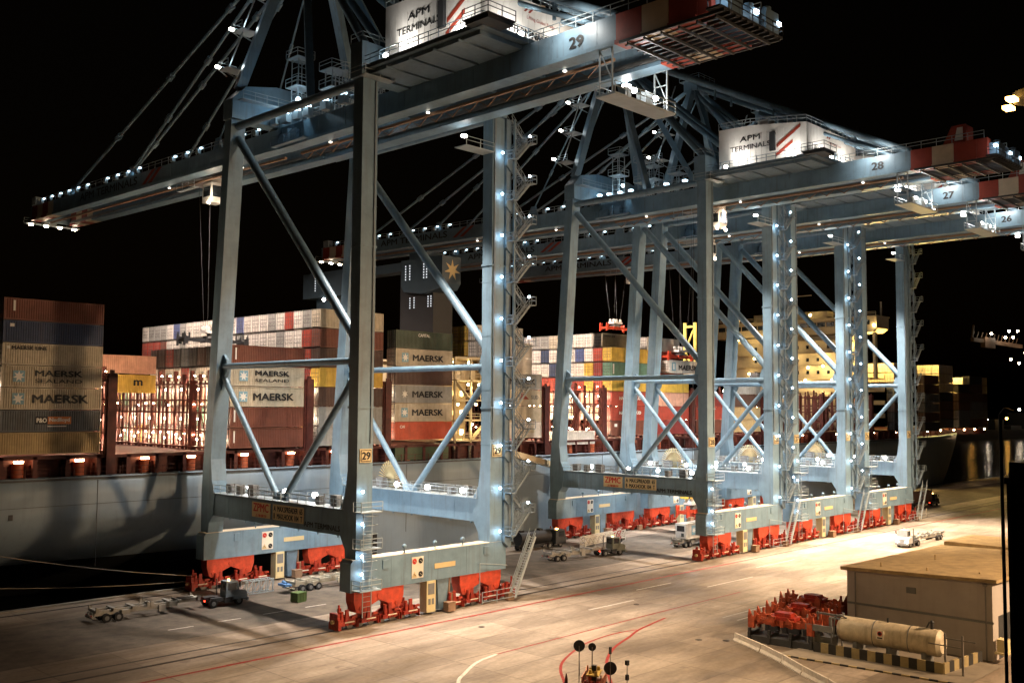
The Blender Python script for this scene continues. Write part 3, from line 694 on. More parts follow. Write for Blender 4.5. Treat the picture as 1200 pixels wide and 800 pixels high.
for x, y, w, l in ((96, 79.5, .25, 9), (111, 83.5, .2, 8), (104, 63.5, .18, 14), (104, 65.5, .18, 14), (86, 96.6, .15, 3), (60, 105, .2, 3), (66, 105, .2, 3), (72, 105, .2, 3), (54, 105, .2, 3), (120, 78, .2, 12), (140, 82, .2, 12)):
    ribbon(b, [(x, y), (x + l, y - .1)], w, .013)
structure(b, 'road_marking', LINW)
for x, y, l in ((92.4, 61.2, 'round manhole cover near the concrete barriers, the one farther left'), (94.2, 58.9, 'round manhole cover beside the first concrete barrier'), (80, 82, 'round manhole cover between the two red lines in front of crane 29'), (103, 77.5, 'round manhole cover on open concrete right of the red loop')):
    b = MB(); b.tube((0, 0, .004), (0, 0, .02), .38, 12); b.tube((0, 0, .02), (0, 0, .026), .3, 12); thing(b, 'manhole_cover', RAILG, l, 'manhole cover', 'manhole covers', (x, y, 0))
WAT = bpy.data.materials.new('water'); WAT.use_nodes = True
nt = WAT.node_tree; pb = nt.nodes['Principled BSDF']; pb.inputs['Base Color'].default_value = (.004, .006, .007, 1); pb.inputs['Roughness'].default_value = .12
wn = nt.nodes.new('ShaderNodeTexNoise'); wn.inputs['Scale'].default_value = .6; wn.inputs['Detail'].default_value = 4
bp = nt.nodes.new('ShaderNodeBump'); bp.inputs['Strength'].default_value = .5; bp.inputs['Distance'].default_value = .4
g = nt.nodes.new('ShaderNodeNewGeometry'); nt.links.new(g.outputs['Position'], wn.inputs['Vector']); nt.links.new(wn.outputs['Fac'], bp.inputs['Height']); nt.links.new(bp.outputs['Normal'], pb.inputs['Normal'])
b = MB(); b.add([(-1500, QE - .2, -3), (4000, QE - .2, -3), (4000, 5000, -3), (-1500, 5000, -3)], [(0, 1, 2, 3)]); structure(b, 'water', WAT)

# ================================================================== SHIP
HULL = mat('hull_blue_grey', (.22, .285, .34), .5, var=.07, scale=.12, streak=.22)
REDB = mat('deck_red_brown', (.085, .018, .012), .65, var=.3, scale=.8)
DECKM = mat('deck_paint', (.13, .05, .035), .6, var=.3)
CREAM = mat('superstructure_cream', (.50, .41, .26), .5, var=.08, scale=.6)
SLATE = mat('funnel_slate_blue', (.03, .048, .062), .45, var=.08)
ship = empty('container_ship', (200, 158, 0), 0, 'huge container ship with pale blue grey hull moored along the quay', 'container ship')
SO = Vector((200, 158, 0))
def sb(b, name, mats, parent=None):
    """build with world coordinates as a part of the ship"""
    if parent is None:
        b.v = [tuple(Vector(v) - SO) for v in b.v]; return b.build(name, mats, ship)
    b.v = [tuple(Vector(v) - SO - parent.location) for v in b.v]; return b.build(name, mats, parent)
YC = 158.4
def half(X, z):
    """half breadth of the hull at station X, height z"""
    B = 29.4
    if X < 100:
        t = (100 - X) / 100; B2 = B - max(0, (10.8 - z)) ** 1.9 * .30 * t ** .7
    else: B2 = B
    if X > 325:
        t = min(1, (X - 325) / 78); k = (z + 4) / 20
        B2 = B * (1 - t ** (1.5 + 1.5 * k)) if t < 1 else 0
    return max(B2, .3)
zs = [-6, -3, 0, 1.5, 3, 4.2, 5.4, 6.6, 7.8, 9, 10.2, 11.4, 13.2, 15.6]
xs = list(range(-6, 325, 9)) + list(range(325, 404, 6)) + [404]
V = []; Fq = []
for X in xs:
    for z in zs:
        zz = z + (2.6 * ((X - 330) / 70) ** 2 if X > 330 and z > 15 else 0)
        xx = X + ((z - 6) * .35 if X > 395 else 0)
        V.append((xx, YC - half(X, z), zz))
nz = len(zs)
for i in range(len(xs) - 1):
    for j in range(nz - 1): a = i * nz + j; Fq.append((a, a + nz, a + nz + 1, a + 1))
k = len(V); V += [(x, 2 * YC - y, z) for x, y, z in V]
for i in range(len(xs) - 1):
    for j in range(nz - 1): a = k + i * nz + j; Fq.append((a, a + 1, a + nz + 1, a + nz))
    Fq.append((i * nz + nz - 1, (i + 1) * nz + nz - 1, k + (i + 1) * nz + nz - 1, k + i * nz + nz - 1))
Fq.append(tuple(range(nz)) + tuple(range(k + nz - 1, k - 1, -1)))
b = MB(); b.add(V, Fq, 0, True)
for i, f in enumerate(b.f):
    if len(f) > 4 or (len(f) == 4 and all(V[q][2] > 15 for q in f)): b.sm[i] = False
    if max(V[q][2] for q in f) < (4.3 if min(V[q][0] for q in f) < 95 else .5): b.m[i] = 1  # dark faces near the waterline, reaching higher at the left end
hull = sb(b, 'hull', [HULL, mat('lower_hull_dark', (.016, .018, .02), .5, var=.2)])
b = MB()
b.box(-6, 330, YC - 29.47, YC - 29.4, 15.2, 15.45)
for X in range(4, 330, 26): b.box(X, X + .08, YC - 29.43, YC - 29.4, 4, 15.1)
b.box(-6, 330, YC - 29.43, YC - 29.4, 12.0, 12.05)
for X, z in ((45.2, 10.6),):
    b.box(X, X + .5, YC - 29.45, YC - 29.4, z, z + .7)
sb(b, 'hull_seam', DARK, hull)
b = MB()
for X in range(-4, 330, 3): b.box(X, X + .1, YC - 29.2, YC - 29.1, 15.6, 16.7)
for z in (16.15, 16.7): b.box(-4, 330, YC - 29.2, YC - 29.14, z, z + .06)
sb(b, 'deck_railing', REDB)
# hatch coaming band under the containers, recesses along it
b = MB(); b.box(-4, 318, YC - 27.6, YC + 27.6, 15.62, 18.3)
for X in range(0, 318, 4): b.box(X, X + .5, YC - 29.0, YC - 27.6, 15.62, 18.3); b.box(X - .3, X + .9, YC - 28.4, YC - 27.7, 15.62, 17.2)
b.box(-4, 318, YC - 29.0, YC - 27.6, 17.9, 18.3); sb(b, 'hatch_coaming', REDB)
for X in (46.5, 54.0, 62.8, 69.6, 78, 86, 94, 109, 131, 151, 158, 171, 181, 195, 210, 226, 246, 266, 290, 306):
    b = MB(); b.box(X - .5, X + .5, YC - 28.6, YC - 28.2, 17.5, 17.75); sb(b, 'deck_lamp', WARM)
    b = MB(); b.tube((X, YC - 28.05, 15.7), (X, YC - 28.05, 17.45), .7, 14); sb(b, 'deck_recess_glow', mat('painted_glow_orange', (.42, .10, .04), .5))  # orange cylinders stand in for doorway recesses glowing under the lamps
# lashing bridges
nl = 0; SMALL = []; rnd0 = random.Random(11)
def lashing(X, top=28.4, y1=188, lamps=(27.0, 22.6, 19.6), step=2, ny=12, lm=None, big=True):
    global nl
    b = MB()
    r = int((y1 - 129.6) / 2.52)
    for i in range(r + 1):
        y = 129.5 + i * 2.52
        b.box(X - .12, X + .12, y - .27, y + .27, 18.3, top); b.box(X - .06, X + .06, y + 1.1, y + 1.28, 18.3, top); b.box(X - .3, X + .3, y - .1, y + .1, top, top + 1.0 + .5 * (i % 2))
        if i % 3 == 0: b.box(X - .8, X - .6, y - .12, y + .12, 18.3, top)
        b.beam((X - .3, y - .2, top), (X - .3, y - .2, top + .9), .16)
        if i % 3 == 1: b.beam((X, y, 19), (X, y + 2.5, 24), .12); b.beam((X, y, 28), (X, y - 2.5, 24), .12)
    for z in (18.6, 23.6, top - .6): b.box(X - .9, X + .5, 129.4, y1, z, z + .22); b.box(X - .92, X - .88, 129.4, y1, z + 1.0, z + 1.08)
    for z in (20.9, 25.4): b.box(X - .1, X + .1, 129.4, y1, z, z + .25)
    if big: b.box(X - .6, X + .6, 129.1, 130.2, 15.7, top + .5); b.box(X - .5, X + .3, 136, 137, 15.7, top)
    br = sb(b, 'lashing_bridge', REDB)
    if ny > 1:
        for q in range(r):
            for z in (28.9, 24.7, 20.3):
                if rnd0.random() < .75: y = 130.7 + q * 2.52 + rnd0.random() * .4; SMALL.append((X - .25, y, z + rnd0.random() * .3))
    for z in lamps:
        for i in range(ny):
            y = 131.2 + i * 2.52 * step
            if y > y1 or nl >= 99: continue
            nl += 1
            b = MB(); b.box(X + .55, X + .9, y - .26, y + .26, z, z + .26); sb(b, 'deck_lamp', lm or DECKL, br)
lashing(42.2, 28.4, 150, (27.0, 22.6, 19.6), 2, 2)
lashing(57.7, 28.4, 150, (27.0, 22.6, 19.6), 1, 2)
lashing(73.2, 28.4, 188, (27.0, 22.6, 19.6), 2, 9)
lashing(88.7, 28.4, 150, (27, 22.6), 1, 2)
lashing(104.1, 28.4, 150, (27, 22.6, 19.8), 1, 2)
lashing(143.2, 28.4, 160, (27, 22.6, 20), 1.5, 4)
lashing(161.0, 28.4, 160, (27, 22.6, 20), 1.5, 5)
lashing(177.1, 28.4, 160, (27, 22.6, 20), 1.5, 3)
for X in (193.2, 209, 225, 241): lashing(X, 28.4, 150, (27, 22), 1.5, 2, DECKL)
lashing(257, 28.4, 150, (27, 22), 1.5, 1, DECKL); lashing(273, 28.4, 150, (27, 22), 1.5, 1, DECKL); lashing(288, 28.4, 150, (27,), 1.5, 1, DECKL)
b = MB()
for x, y, z in SMALL: b.box(x - .08, x + .08, y - .1, y + .1, z, z + .14)
lp = sb(b, 'deck_lamps', DECKS); tag(lp, kind='stuff')
# aft island: accommodation in cream, funnel
b = MB(); b.box(120.5, 128.0, 136, 181, 15.6, 33.5)
for z in (18.6, 22.2, 25.8, 29.4): b.box(119.6, 128.4, 130.0, 136.2, z, z + .25); b.rail((119.7, 130.1, z + .25), (128.3, 130.1, z + .25), 1.1, 2, .05)
for x in (119.9, 123.8, 128.1): b.box(x - .2, x + .2, 130.0, 130.4, 15.6, 33.4)
b.box(119.6, 128.4, 129.8, 181, 33.3, 33.7); b.beam((124, 130.3, 18.8), (128, 130.3, 22.2), .9, .2); b.beam((124, 130.3, 25.8), (120, 130.3, 29.4), .9, .2)
b.box(122, 125.5, 130.8, 134, 29.7, 32.3); isl = sb(b, 'deckhouse', CREAM)
for x, z in ((121.3, 21.6), (125.5, 21.6), (122, 25.2), (126.5, 25.2), (124.5, 28.8), (127.2, 28.8), (124.6, 32.8), (121, 32.8), (127, 17.8)):
    b = MB(); b.ball((x, 131.6, z), .24); sb(b, 'deckhouse_lamp', YELL, isl)
for z in (21, 28): 
    o = point((124.5, 129.9, z), 320, (1, .78, .38), .3, ship); o.location = Vector((124.5, 129.2, z)) - SO
b = MB()
for x in (121.2, 123.2, 125.2, 127): 
    for z in (19.6, 23.2, 26.8): b.box(x - .35, x + .35, 135.93, 135.99, z, z + .9)
sb(b, 'deckhouse_window', YELL, isl)
b = MB(); b.box(121, 125.8, 137.5, 147, 33.7, 52.3); sb(b, 'funnel_column', BLACK)
b = MB(); b.box(119.7, 124.3, 133.7, 145.3, 47.3, 52.2); 
b.prism([(133.7, 47.3), (134.6, 46.2), (139.5, 45.6), (144.4, 46.2), (145.3, 47.3)], 'x', 119.7, 124.3)
b.box(120.6, 124, 139, 144, 52.2, 53.6)
fu = sb(b, 'funnel', SLATE)
def star(face, c, r, m, parent, name='star_emblem', ir=.45, off=(0, 0, 0)):
    pts = []
    for i in range(14):
        a = math.pi / 2 + i * math.pi / 7; q = r if i % 2 == 0 else r * ir; pts.append((q * math.cos(a), q * math.sin(a)))
    n = 14; mb = MB()
    P = [(u, 0, v) if face == '-Y' else (0, -u, v) for u, v in pts]
    mb.add([(0, 0, 0)] + P, [(0, 1 + i, 1 + (i + 1) % n) for i in range(n)]); 
    return mb.build(name, m, parent, c)
GOLD = mat('emblem_gold', (.40, .30, .13), .5, var=.05)
star('-Y', Vector((122.2, 133.66, 49.7)) - SO - fu.location, 2.0, GOLD, fu, ir=.38)
b = MB()
for y in (143.8, 142.6, 138.6, 137.8):
    for z in range(6): b.box(119.6, 119.68, y, y + .22, 48.4 + z * .5, 48.65 + z * .5)
    for z in range(5): b.box(120.9, 120.98, y + .2, y + .4, 43.2 + z * .45, 43.45 + z * .45)
sb(b, 'funnel_light', emat('lamp_funnel', (.9, .95, 1), .9), fu)
# wing of the funnel deck seen left of the first landside leg
b = MB(); b.box(119.9, 124, 164, 178, 47.2, 52.4); b.box(121, 124, 147, 178, 50.5, 52.2); b.box(122, 125, 170, 176, 33.7, 47.2); w_ = sb(b, 'funnel', SLATE)
b = MB()
for y in (170.2, 173.4):
    for z in range(6): b.box(119.8, 119.88, y, y + .22, 48.6 + z * .5, 48.85 + z * .5)
sb(b, 'funnel_light', MATS['lamp_funnel'], w_)
b = MB(); b.ball((119.6, 170, 46.6), .35); sb(b, 'funnel_light', HOT, w_)
# forward island: bridge and accommodation, warm lit
b = MB(); b.box(292, 301, 138, 180, 15.6, 47.6)
b.prism([(128.8, 49.2), (130.5, 48.0), (186.5, 48.0), (188, 49.2), (188, 52.6), (128.8, 52.6)], 'x', 291, 299.5)
b.box(290.4, 300, 128.6, 188.2, 52.6, 53.0); b.box(293.5, 298, 146, 172, 53, 55.5); b.box(291.6, 292.6, 137.0, 138, 15.6, 48); b.box(291.6, 293, 129.6, 130.4, 34, 48)
for z in (22, 26, 30, 34, 38, 42, 46): b.box(290.7, 292, 138, 180, z, z + .2)
for z in (22, 26, 30, 34): b.box(290.6, 301, 131, 138, z, z + .22); b.box(300.5, 301, 131, 138, z, z + 1.4)
b.rail((290.4, 128.8, 53), (290.4, 188, 53), 1.1, 3, .08)
isl2 = sb(b, 'deckhouse', CREAM)
b = MB(); b.box(290.9, 291.0, 131, 186, 50.3, 51.7); sb(b, 'bridge_window', GLASS, isl2)
b = MB()
for y in range(133, 187, 3): b.box(290.82, 290.9, y, y + .3, 50.2, 51.8)
sb(b, 'window_post', CREAM, isl2)
b = MB(); b.tube((295, 158, 55.5), (295, 158, 66), .5, 8, .2); b.ball((295, 166, 57.8), 1.4); b.tube((295, 166, 55), (295, 166, 57), .2); b.beam((295, 152, 61), (295, 164, 61), .3); b.tube((296, 129.6, 53), (296, 129.6, 57.5), .3); sb(b, 'radar_mast', CREAM, isl2)
for y in (141, 144.5, 148, 151.5, 155, 158.5, 162, 166, 170):
    for z in (23.6, 27.6, 31.6, 35.6, 39.6, 43.6):
        b = MB(); b.box(291.9, 291.98, y, y + .9, z, z + 1.1); sb(b, 'cabin_window', GLASS, isl2)
for y, z in ((141, 38.0), (146, 38.0), (151, 37.6), (156, 41.6), (146, 41.6), (161, 45.4), (168, 47.4), (176, 47.4), (152, 33.6), (143, 33.6), (161, 33.6), (160, 29.6), (146, 29.6), (170, 41), (134, 29.5), (134, 33.6), (172, 36), (176, 53.8), (150, 54.2), (129.4, 50)):
    b = MB(); b.ball((290.3, y, z), .4); sb(b, 'deckhouse_lamp', YELL, isl2)
for y, z, e in ((145, 37, 2600), (158, 41, 800), (172, 46, 900), (150, 30, 1200), (136, 27, 900)):
    o = point((0, 0, 0), e, (1, .74, .34), .4, ship); o.location = Vector((287, y, z)) - SO
# yellow lit far bays
for X, y, z in ((296.5, 133, 43.5), (330.5, 133.5, 46), (373, 138, 42), (374, 144, 42)):
    o = point((0, 0, 0), 42000, (1, .66, .20), .4, ship); o.location = Vector((X, y, z)) - SO
# yellow/green crane frame on deck (seen between the cranes)
b = MB()
for y in (139, 142): b.beam((209, y, 31), (209, y, 46), .6)
for z in (33, 39, 45): b.beam((209, 139, z), (209, 142, z), .5)
b.beam((209, 139, 33), (209, 142, 39), .4); b.beam((209, 142, 39), (209, 139, 45), .4); sb(b, 'yellow_frame', mat('frame_yellow', (.6, .5, .12), .5))
# gangway on the hull side
gw = MB(); gw.beam((131.5, 128.3, 16.0), (144.5, 127.9, 13.0), 1.0, .18); gw.beam((131.5, 127.8, 16.6), (144.5, 127.4, 13.6), .07, .9)
for i in range(10): t = i / 9; gw.beam((131.5 + 13 * t, 127.8 - .4 * t, 16 - 3 * t), (131.5 + 13 * t, 127.8 - .4 * t, 17.1 - 3 * t), .06)
sb(gw, 'gangway', CREAM)

# ================================================================== CONTAINERS
CC = {'white': (.66, .62, .56), 'grey': (.30, .30, .28), 'beige': (.50, .44, .33), 'tan': (.42, .31, .15), 'dark grey': (.10, .11, .12),
      'dark blue': (.03, .05, .11), 'blue': (.07, .10, .24), 'brown': (.16, .05, .03), 'dark brown': (.07, .035, .025), 'red': (.34, .05, .03), 'dark red': (.22, .03, .025),
      'orange red': (.50, .085, .035), 'yellow': (.58, .38, .06), 'green': (.10, .20, .14), 'dark green': (.055, .075, .05), 'peach': (.62, .34, .24), 'black': (.025, .025, .025)}
CM = {k: mat('container_' + k.replace(' ', '_'), v, .55, var=.14, scale=.9, streak=.45) for k, v in CC.items()}
BM = {}
def cmesh(col, L, H):
    key = (col, L, H)
    if key in BM: return BM[key]
    b = MB(); W = 2.36
    # frame posts & rails
    for x in (0, L - .16):
        for y in (0, W - .16): b.box(x, x + .16, y, y + .16, 0, H)
    for y in (0, W - .12):
        b.box(.16, L - .16, y, y + .12, 0, .17); b.box(.16, L - .16, y, y + .12, H - .12, H)
    b.box(.05, L - .05, .13, W - .05, .03, H - .03)
    n = 42; pts = []; xs_ = [.16 + (L - .32) * i / (n * 4) for i in range(n * 4 + 1)]
    for i, x in enumerate(xs_): pts.append((x, (.035, .035, .095, .095)[i % 4]))
    vs = [(x, y, .17) for x, y in pts] + [(x, y, H - .12) for x, y in pts]; k = len(pts)
    b.add(vs, [(i, i + 1, k + i + 1, k + i) for i in range(k - 1)])
    body = b.mesh('container_body', CM[col])
    d = MB(); m2 = 1
    for s in (0, 1):
        y0 = .19 + s * 1.0; d.box(-.012, .045, y0 - .05, y0 + 1.03, .12, H - .09, 2); d.box(-.03, -.012, y0 + .02, y0 + .96, .2, H - .17, 0)
        for z in (.30, .5, .7): d.box(-.05, -.03, y0 + .04, y0 + .94, H * z - .04, H * z + .04, 2)
        for q in (.2, .7): d.box(-.10, -.05, y0 + q, y0 + q + .05, .05, H - .05, 1)
        d.box(-.12, -.10, y0 + .12, y0 + .42, H * .40, H * .40 + .07, 2); d.box(-.12, -.10, y0 + .58, y0 + .88, H * .36, H * .36 + .07, 2)
    d.box(-.012, 0, 0, .17, 0, .17, 2); d.box(-.012, 0, W - .17, W, 0, .17, 2); d.box(-.012, 0, 0, .17, H - .17, H, 2); d.box(-.012, 0, W - .17, W, H - .17, H, 2)
    door = d.mesh('container_door', [CM[col], STEEL, DARK])
    BM[key] = (body, door); return BM[key]
ncont = 0
def cont(x, y, z, col, label, group, L=12.5, H=2.9, door=True):
    global ncont; ncont += 1
    bm, dm = cmesh(col, L, H)
    o = link('shipping_container', bm, None, (x, y, z)); tag(o, label, 'container', group)
    if door: link('door', dm, o, (0, 0, 0))
    return o
SQB = mat('emblem_blue', (.18, .34, .42), .5, var=.05); STW = mat('emblem_white', (.72, .70, .64), .5, var=.03)
def maersk(o, L, H, two=False, square=True, xs=1.0):
    if square:
        b = MB(); b.box(1.35, 2.75, -.012, .0, H * .24, H * .76); b.build('emblem', SQB, o)
    star('-Y', (2.05, -.03, H * .5), .72, STW, o)
    if two:
        lettering('MAERSK', '-Y', (6.9, -.012, H * .66), 5.8, .72, BLACK, o, bold=.07); lettering('SEALAND', '-Y', (6.9, -.012, H * .3), 5.8, .46, BLACK, o, bold=.02)
    else: lettering('MAERSK', '-Y', (7.2, -.012, H * .5), 6.9, 1.02, BLACK, o, bold=.07)
ORD = ['', 'first', 'second', 'third', 'fourth', 'fifth', 'sixth', 'seventh', 'eighth', 'ninth', 'tenth', 'eleventh', 'twelfth', 'thirteenth', 'fourteenth', 'fifteenth', 'sixteenth', 'seventeenth', 'eighteenth', 'nineteenth', 'twentieth', 'twenty-first', 'twenty-second', 'twenty-third', 'twenty-fourth']
Y0 = 129.15; ZB = 18.6; PW = 2.52
# bay 1 : tall stack at far left
G1 = 'containers in the tall stack at the far left'
H = 2.68
for t, (c, lab) in enumerate([('tan', 'plain tan ribbed container, bottom of the tall stack at far left'),
        ('dark grey', 'dark grey container with P&O Nedlloyd panel in the far left stack'),
        ('beige', 'beige container with big one-line MAERSK lettering in the far left stack'),
        ('beige', 'beige MAERSK SEALAND container, two-line lettering, in the far left stack'),
        ('beige', 'beige container with small lettering at its upper left corner, far left stack'),
        ('dark blue', 'dark blue container, second from the top of the far left stack'),
        ('brown', 'dark brown container on top of the tall far left stack')]):
    o = cont(43.8, Y0, ZB + t * 2.77, c, lab, G1, 12.4, H)
    if t == 1:
        b = MB(); b.box(4.2, 5.7, -.015, 0, .95, 1.9); b.build('logo_panel', BLACK, o); b = MB(); b.box(5.7, 8.6, -.015, 0, .95, 1.9); b.build('logo_panel', mat('panel_orange', (.6, .2, .05), .5), o)
        lettering('P&O', '-Y', (4.95, -.03, 1.43), 1.2, .55, STW, o); lettering('Nedlloyd', '-Y', (7.15, -.03, 1.43), 2.5, .6, STW, o)
        b = MB(); b.box(5.7, 8.0, -.012, 0, .62, .74); b.build('logo_line', STW, o)
    if t == 2: maersk(o, 12.4, H)
    if t == 3: maersk(o, 12.4, H, True)
    if t == 4: lettering('MAERSK LINE', '-Y', (3.2, -.012, 2.1), 4.2, .45, BLACK, o); b = MB(); b.box(.5, .9, -.012, 0, 1.95, 2.3); b.build('emblem', STW, o)
    if t == 5: b = MB(); b.box(.8, 1.3, -.012, 0, 1.9, 2.3); b.build('emblem', STW, o)
    if t == 6: lettering('hapag', '-X', (1.0, 0, 0), .1, .1, STW, o) if False else None; b = MB(); b.box(1.1, 1.35, -.012, 0, 1.1, 2.4); b.build('emblem', STW, o)
for t in range(4): cont(30.2, Y0, ZB + t * 2.77, ['white', 'beige', 'white', 'dark grey'][t], ['white', 'beige', 'pale', 'dark grey'][t] + ' container cut off by the left picture edge, %s tier' % ORD[t + 1], 'containers cut by the left edge', 12.4, H)
# bay 2 : pale peach and yellow long ones deep on deck
cont(59.3, 145.6, 29.5, 'peach', 'long peach pink container lying over a yellow one behind the far left stack', 'long containers behind the far left stack', 12.4, 2.7)
o = cont(59.3, 145.6, 26.6, 'yellow', 'long yellow container with a black letter m under the peach one', 'long containers behind the far left stack', 12.4, 2.7)
lettering('m', '-Y', (9.6, -.012, 1.5), 1.3, .8, BLACK, o, bold=.08)
# bay 3
G3 = 'containers in the stack behind the first crane leg'
z = ZB
for t, (c, lab) in enumerate([('brown', 'red-brown container at the bottom of the stack right of the first seaside leg'),
        ('brown', 'red-brown container just under the plain MAERSK one, right of the first seaside leg'),
        ('beige', 'beige MAERSK container with blue star square, between MAERSK SEALAND and red-brown ones'),
        ('beige', 'beige MAERSK SEALAND container seen through the first crane portal frame'),
        ('brown', 'reddish brown container on top of the MAERSK SEALAND one in the crane portal')]):
    o = cont(75.0, Y0, z + t * 3.02, c, lab, G3)
    if t == 2: maersk(o, 12.5, 2.9)
    if t == 3: maersk(o, 12.5, 2.9, True)
    if t in (0, 1, 4): b = MB(); b.box(.6, .85, -.012, 0, .8, 2.5); b.build('emblem', STW, o)
def ends(X, rows, tiers, colf, where, group, z0=ZB, pitch=3.02, H=2.9, L=12.5):
    """rows of containers whose doors face the near crane; rows counted from the quay side"""
    for r in rows:
        for t in tiers:
            c = colf(r, t)
            if c is None: continue
            cont(X, Y0 + r * PW, z0 + t * pitch, c, '%s container end, tier %d, %s row from quay, %s' % (c, t + 1, ORD[r + 1], where), group, L, H)
rnd = random.Random(3)
def c3(r, t):
    if t >= 3 and r > 9: return None
    if t == 4: return ('dark brown', 'dark grey', 'black', 'dark brown', 'black', 'dark grey', 'black', 'red', 'dark brown', 'dark brown')[r]
    if t == 3: return ('brown', 'red', 'white', 'white', 'grey', 'dark red', 'white', 'white', 'brown', 'white')[r]
    return rnd.choice(('white', 'grey', 'white', 'peach', 'green', 'yellow', 'brown', 'white'))
ends(75.0, range(1, 18), range(0, 5), c3, 'in the lamp-lit block', 'container ends behind the lashing bridge')
def c4(r, t):
    if t == 6: return 'blue' if r in (9, 18) else ('red' if r == 3 else ('white', 'white', 'grey', 'white')[rnd.randrange(4)])
    if t == 5:
        if r < 2: return 'red'
        return 'red' if r > 20 else ('brown' if r == 20 else rnd.choice(('white', 'white', 'white', 'grey')))
    return 'brown'
G4 = 'container ends in the tall bright block behind'
ends(90.3, range(1, 24), (5, 6), c4, 'tall bright block', G4, ZB, 3.07, 2.97)
for r in (1, 2): 
    for t in range(5):
        c = [('yellow', 'dark red', 'red', 'dark red', 'red'), ('grey', 'red', 'yellow', 'brown', 'red')][r - 1][t]
        cont(90.3, Y0 + r * PW, ZB + t * 3.07, c, '%s container end, tier %d, %s row, beside tall block front column' % (c, t + 1, ORD[r + 1]), G4)
for t, (c, lab) in enumerate([('grey', 'grey container with white star at the foot of tall block front column'), ('grey', 'grey star container, second up in the tall block front column'),
        ('dark brown', 'dark brown container above the two grey star containers'), ('yellow', 'dull yellow container in the middle of tall block front column'),
        ('dark brown', 'dark brown container directly above the dull yellow one in front column'), ('brown', 'brown container second from top of tall block front column'), ('beige', 'beige container on top of the tall block front column')]):
    o = cont(90.3, Y0, ZB + t * 3.07, c, lab, 'front column of the tall block', 12.5, 2.97)
    if t < 2: star('-Y', (3.4, -.03, 1.5), .9, STW, o)
# bay 5
for t, (c, lab) in enumerate([('orange red', 'bright orange red container at the bottom, between the first crane landside legs'), ('beige', 'pale MAERSK container with dark star square on the orange red one'),
        ('grey', 'grey MAERSK container below the dark brown one between the landside legs'), ('dark brown', 'dark red-brown container behind the horizontal crane tube'),
        ('beige', 'beige MAERSK container above the horizontal crane tube'), ('dark green', 'dark green grey container lettered CAPITAL on top of its stack')]):
    o = cont(105.5, Y0, 19.2 + t * 3.08, c, lab, 'stack between the landside legs of the first crane', 12.8, 2.98)
    if t in (1, 2, 4): maersk(o, 12.8, 2.98, square=(t != 2))
    if t == 5: lettering('CAPITAL', '-Y', (6.2, -.012, 2.3), 2.6, .5, STW, o)
    if t == 0: lettering('CAI', '-Y', (1.6, -.012, 2.2), 1.0, .45, STW, o)
b = MB(); b.box(106, 118, 129.6, 131, 15.8, 18.2); sb(b, 'deck_box', mat('deck_box_green', (.05, .08, .04), .6))
# bay 6 (behind the aft island)
G6 = 'stack beside the first crane stair tower'
H6 = 2.95; P6 = 3.03
for t, (c, lab) in enumerate([('white', 'off-white container at the bottom beside the first crane stair tower'), ('beige', 'plain beige container, second up beside the stair tower'), ('beige', 'cream SEAL lettered container with a red triangle, beside the stair tower'), ('grey', 'dull grey MAERSK container topping the front row by the stair tower')]):
    o = cont(129.1, Y0, 19.0 + t * P6, c, lab, G6, 12.5, H6)
    if t == 3: maersk(o, 12.5, H6, square=False)
    if t == 0: b = MB(); b.box(6.2, 10.6, -.012, 0, .9, 1.9); b.build('name_panel', CM['beige'], o)
    if t == 2: b = MB(); b.prism([(6.6, 1.2), (9.0, 1.2), (6.9, 2.6)], 'y', -.015, 0); b.build('emblem', STRIPE_R, o); lettering('SUD', '-Y', (10.6, -.012, 1.6), 2.0, .7, GREY, o)
for r, tiers, c in ((1, (4, 5), 'white'), (2, (5, 6), 'white')):
    for t in tiers:
        if r == 2 and t == 5: continue
        o = cont(129.1, Y0 + r * PW, 19.0 + t * P6, c, 'white container set %d row back, tier %d up, behind the stair tower' % (r, t + 1), G6, 12.5, H6)
        if t == 6: lettering('MAERSK', '-Y', (7.6, -.012, 1.7), 6.6, 1.0, BLACK, o, bold=.07)
cont(129.1, Y0 + 2 * PW, 19.0 + 5 * P6, 'white', 'white container one tier below the topmost white MAERSK one by the stairs', G6, 12.5, H6)
ends(129.1, range(3, 6), range(3, 7), lambda r, t: 'yellow' if t > 4 else 'tan', 'yellow lamplight painted on, by funnel', 'yellow lit container ends behind the funnel', 19, P6, H6)  # yellow and tan stand in for deckhouse light on these ends
# bay 8
G8 = 'stack with green and yellow containers at the second crane'
for t, (c, lab) in enumerate([('brown', 'red-brown container under the two HAMBURG SUD ones'), ('red', 'lower red HAMBURG SUD container behind the second crane'), ('red', 'upper red HAMBURG SUD container behind the second crane'),
        ('yellow', 'dull yellow container between green and red HAMBURG SUD ones'), ('green', 'dark green container between two yellow ones'), ('yellow', 'yellow container on top of the dark green one')]):
    o = cont(163.2, Y0, 19.0 + t * 3.08, c, lab, G8, 12.7, 2.98)
    if t in (1, 2): lettering('HAMBURG SÜD', '-Y', (6.4, -.012, 1.7), 7.5, .8, STW, o)
    if t == 0: b = MB(); b.box(1.0, 1.9, -.012, 0, 1.8, 2.4); b.build('emblem', STW, o)
    if t == 4: b = MB(); b.box(.5, .9, -.012, 0, .5, 2.6); b.build('emblem', STW, o)
o = cont(163.2, Y0 + PW, 19.0 + 6 * 3.08, 'beige', 'dark beige container with small lettering crowning the green and yellow stack', G8, 12.7, 2.98)
lettering('MAERSK LINE', '-Y', (2.6, -.012, 2.4), 3.6, .35, BLACK, o)
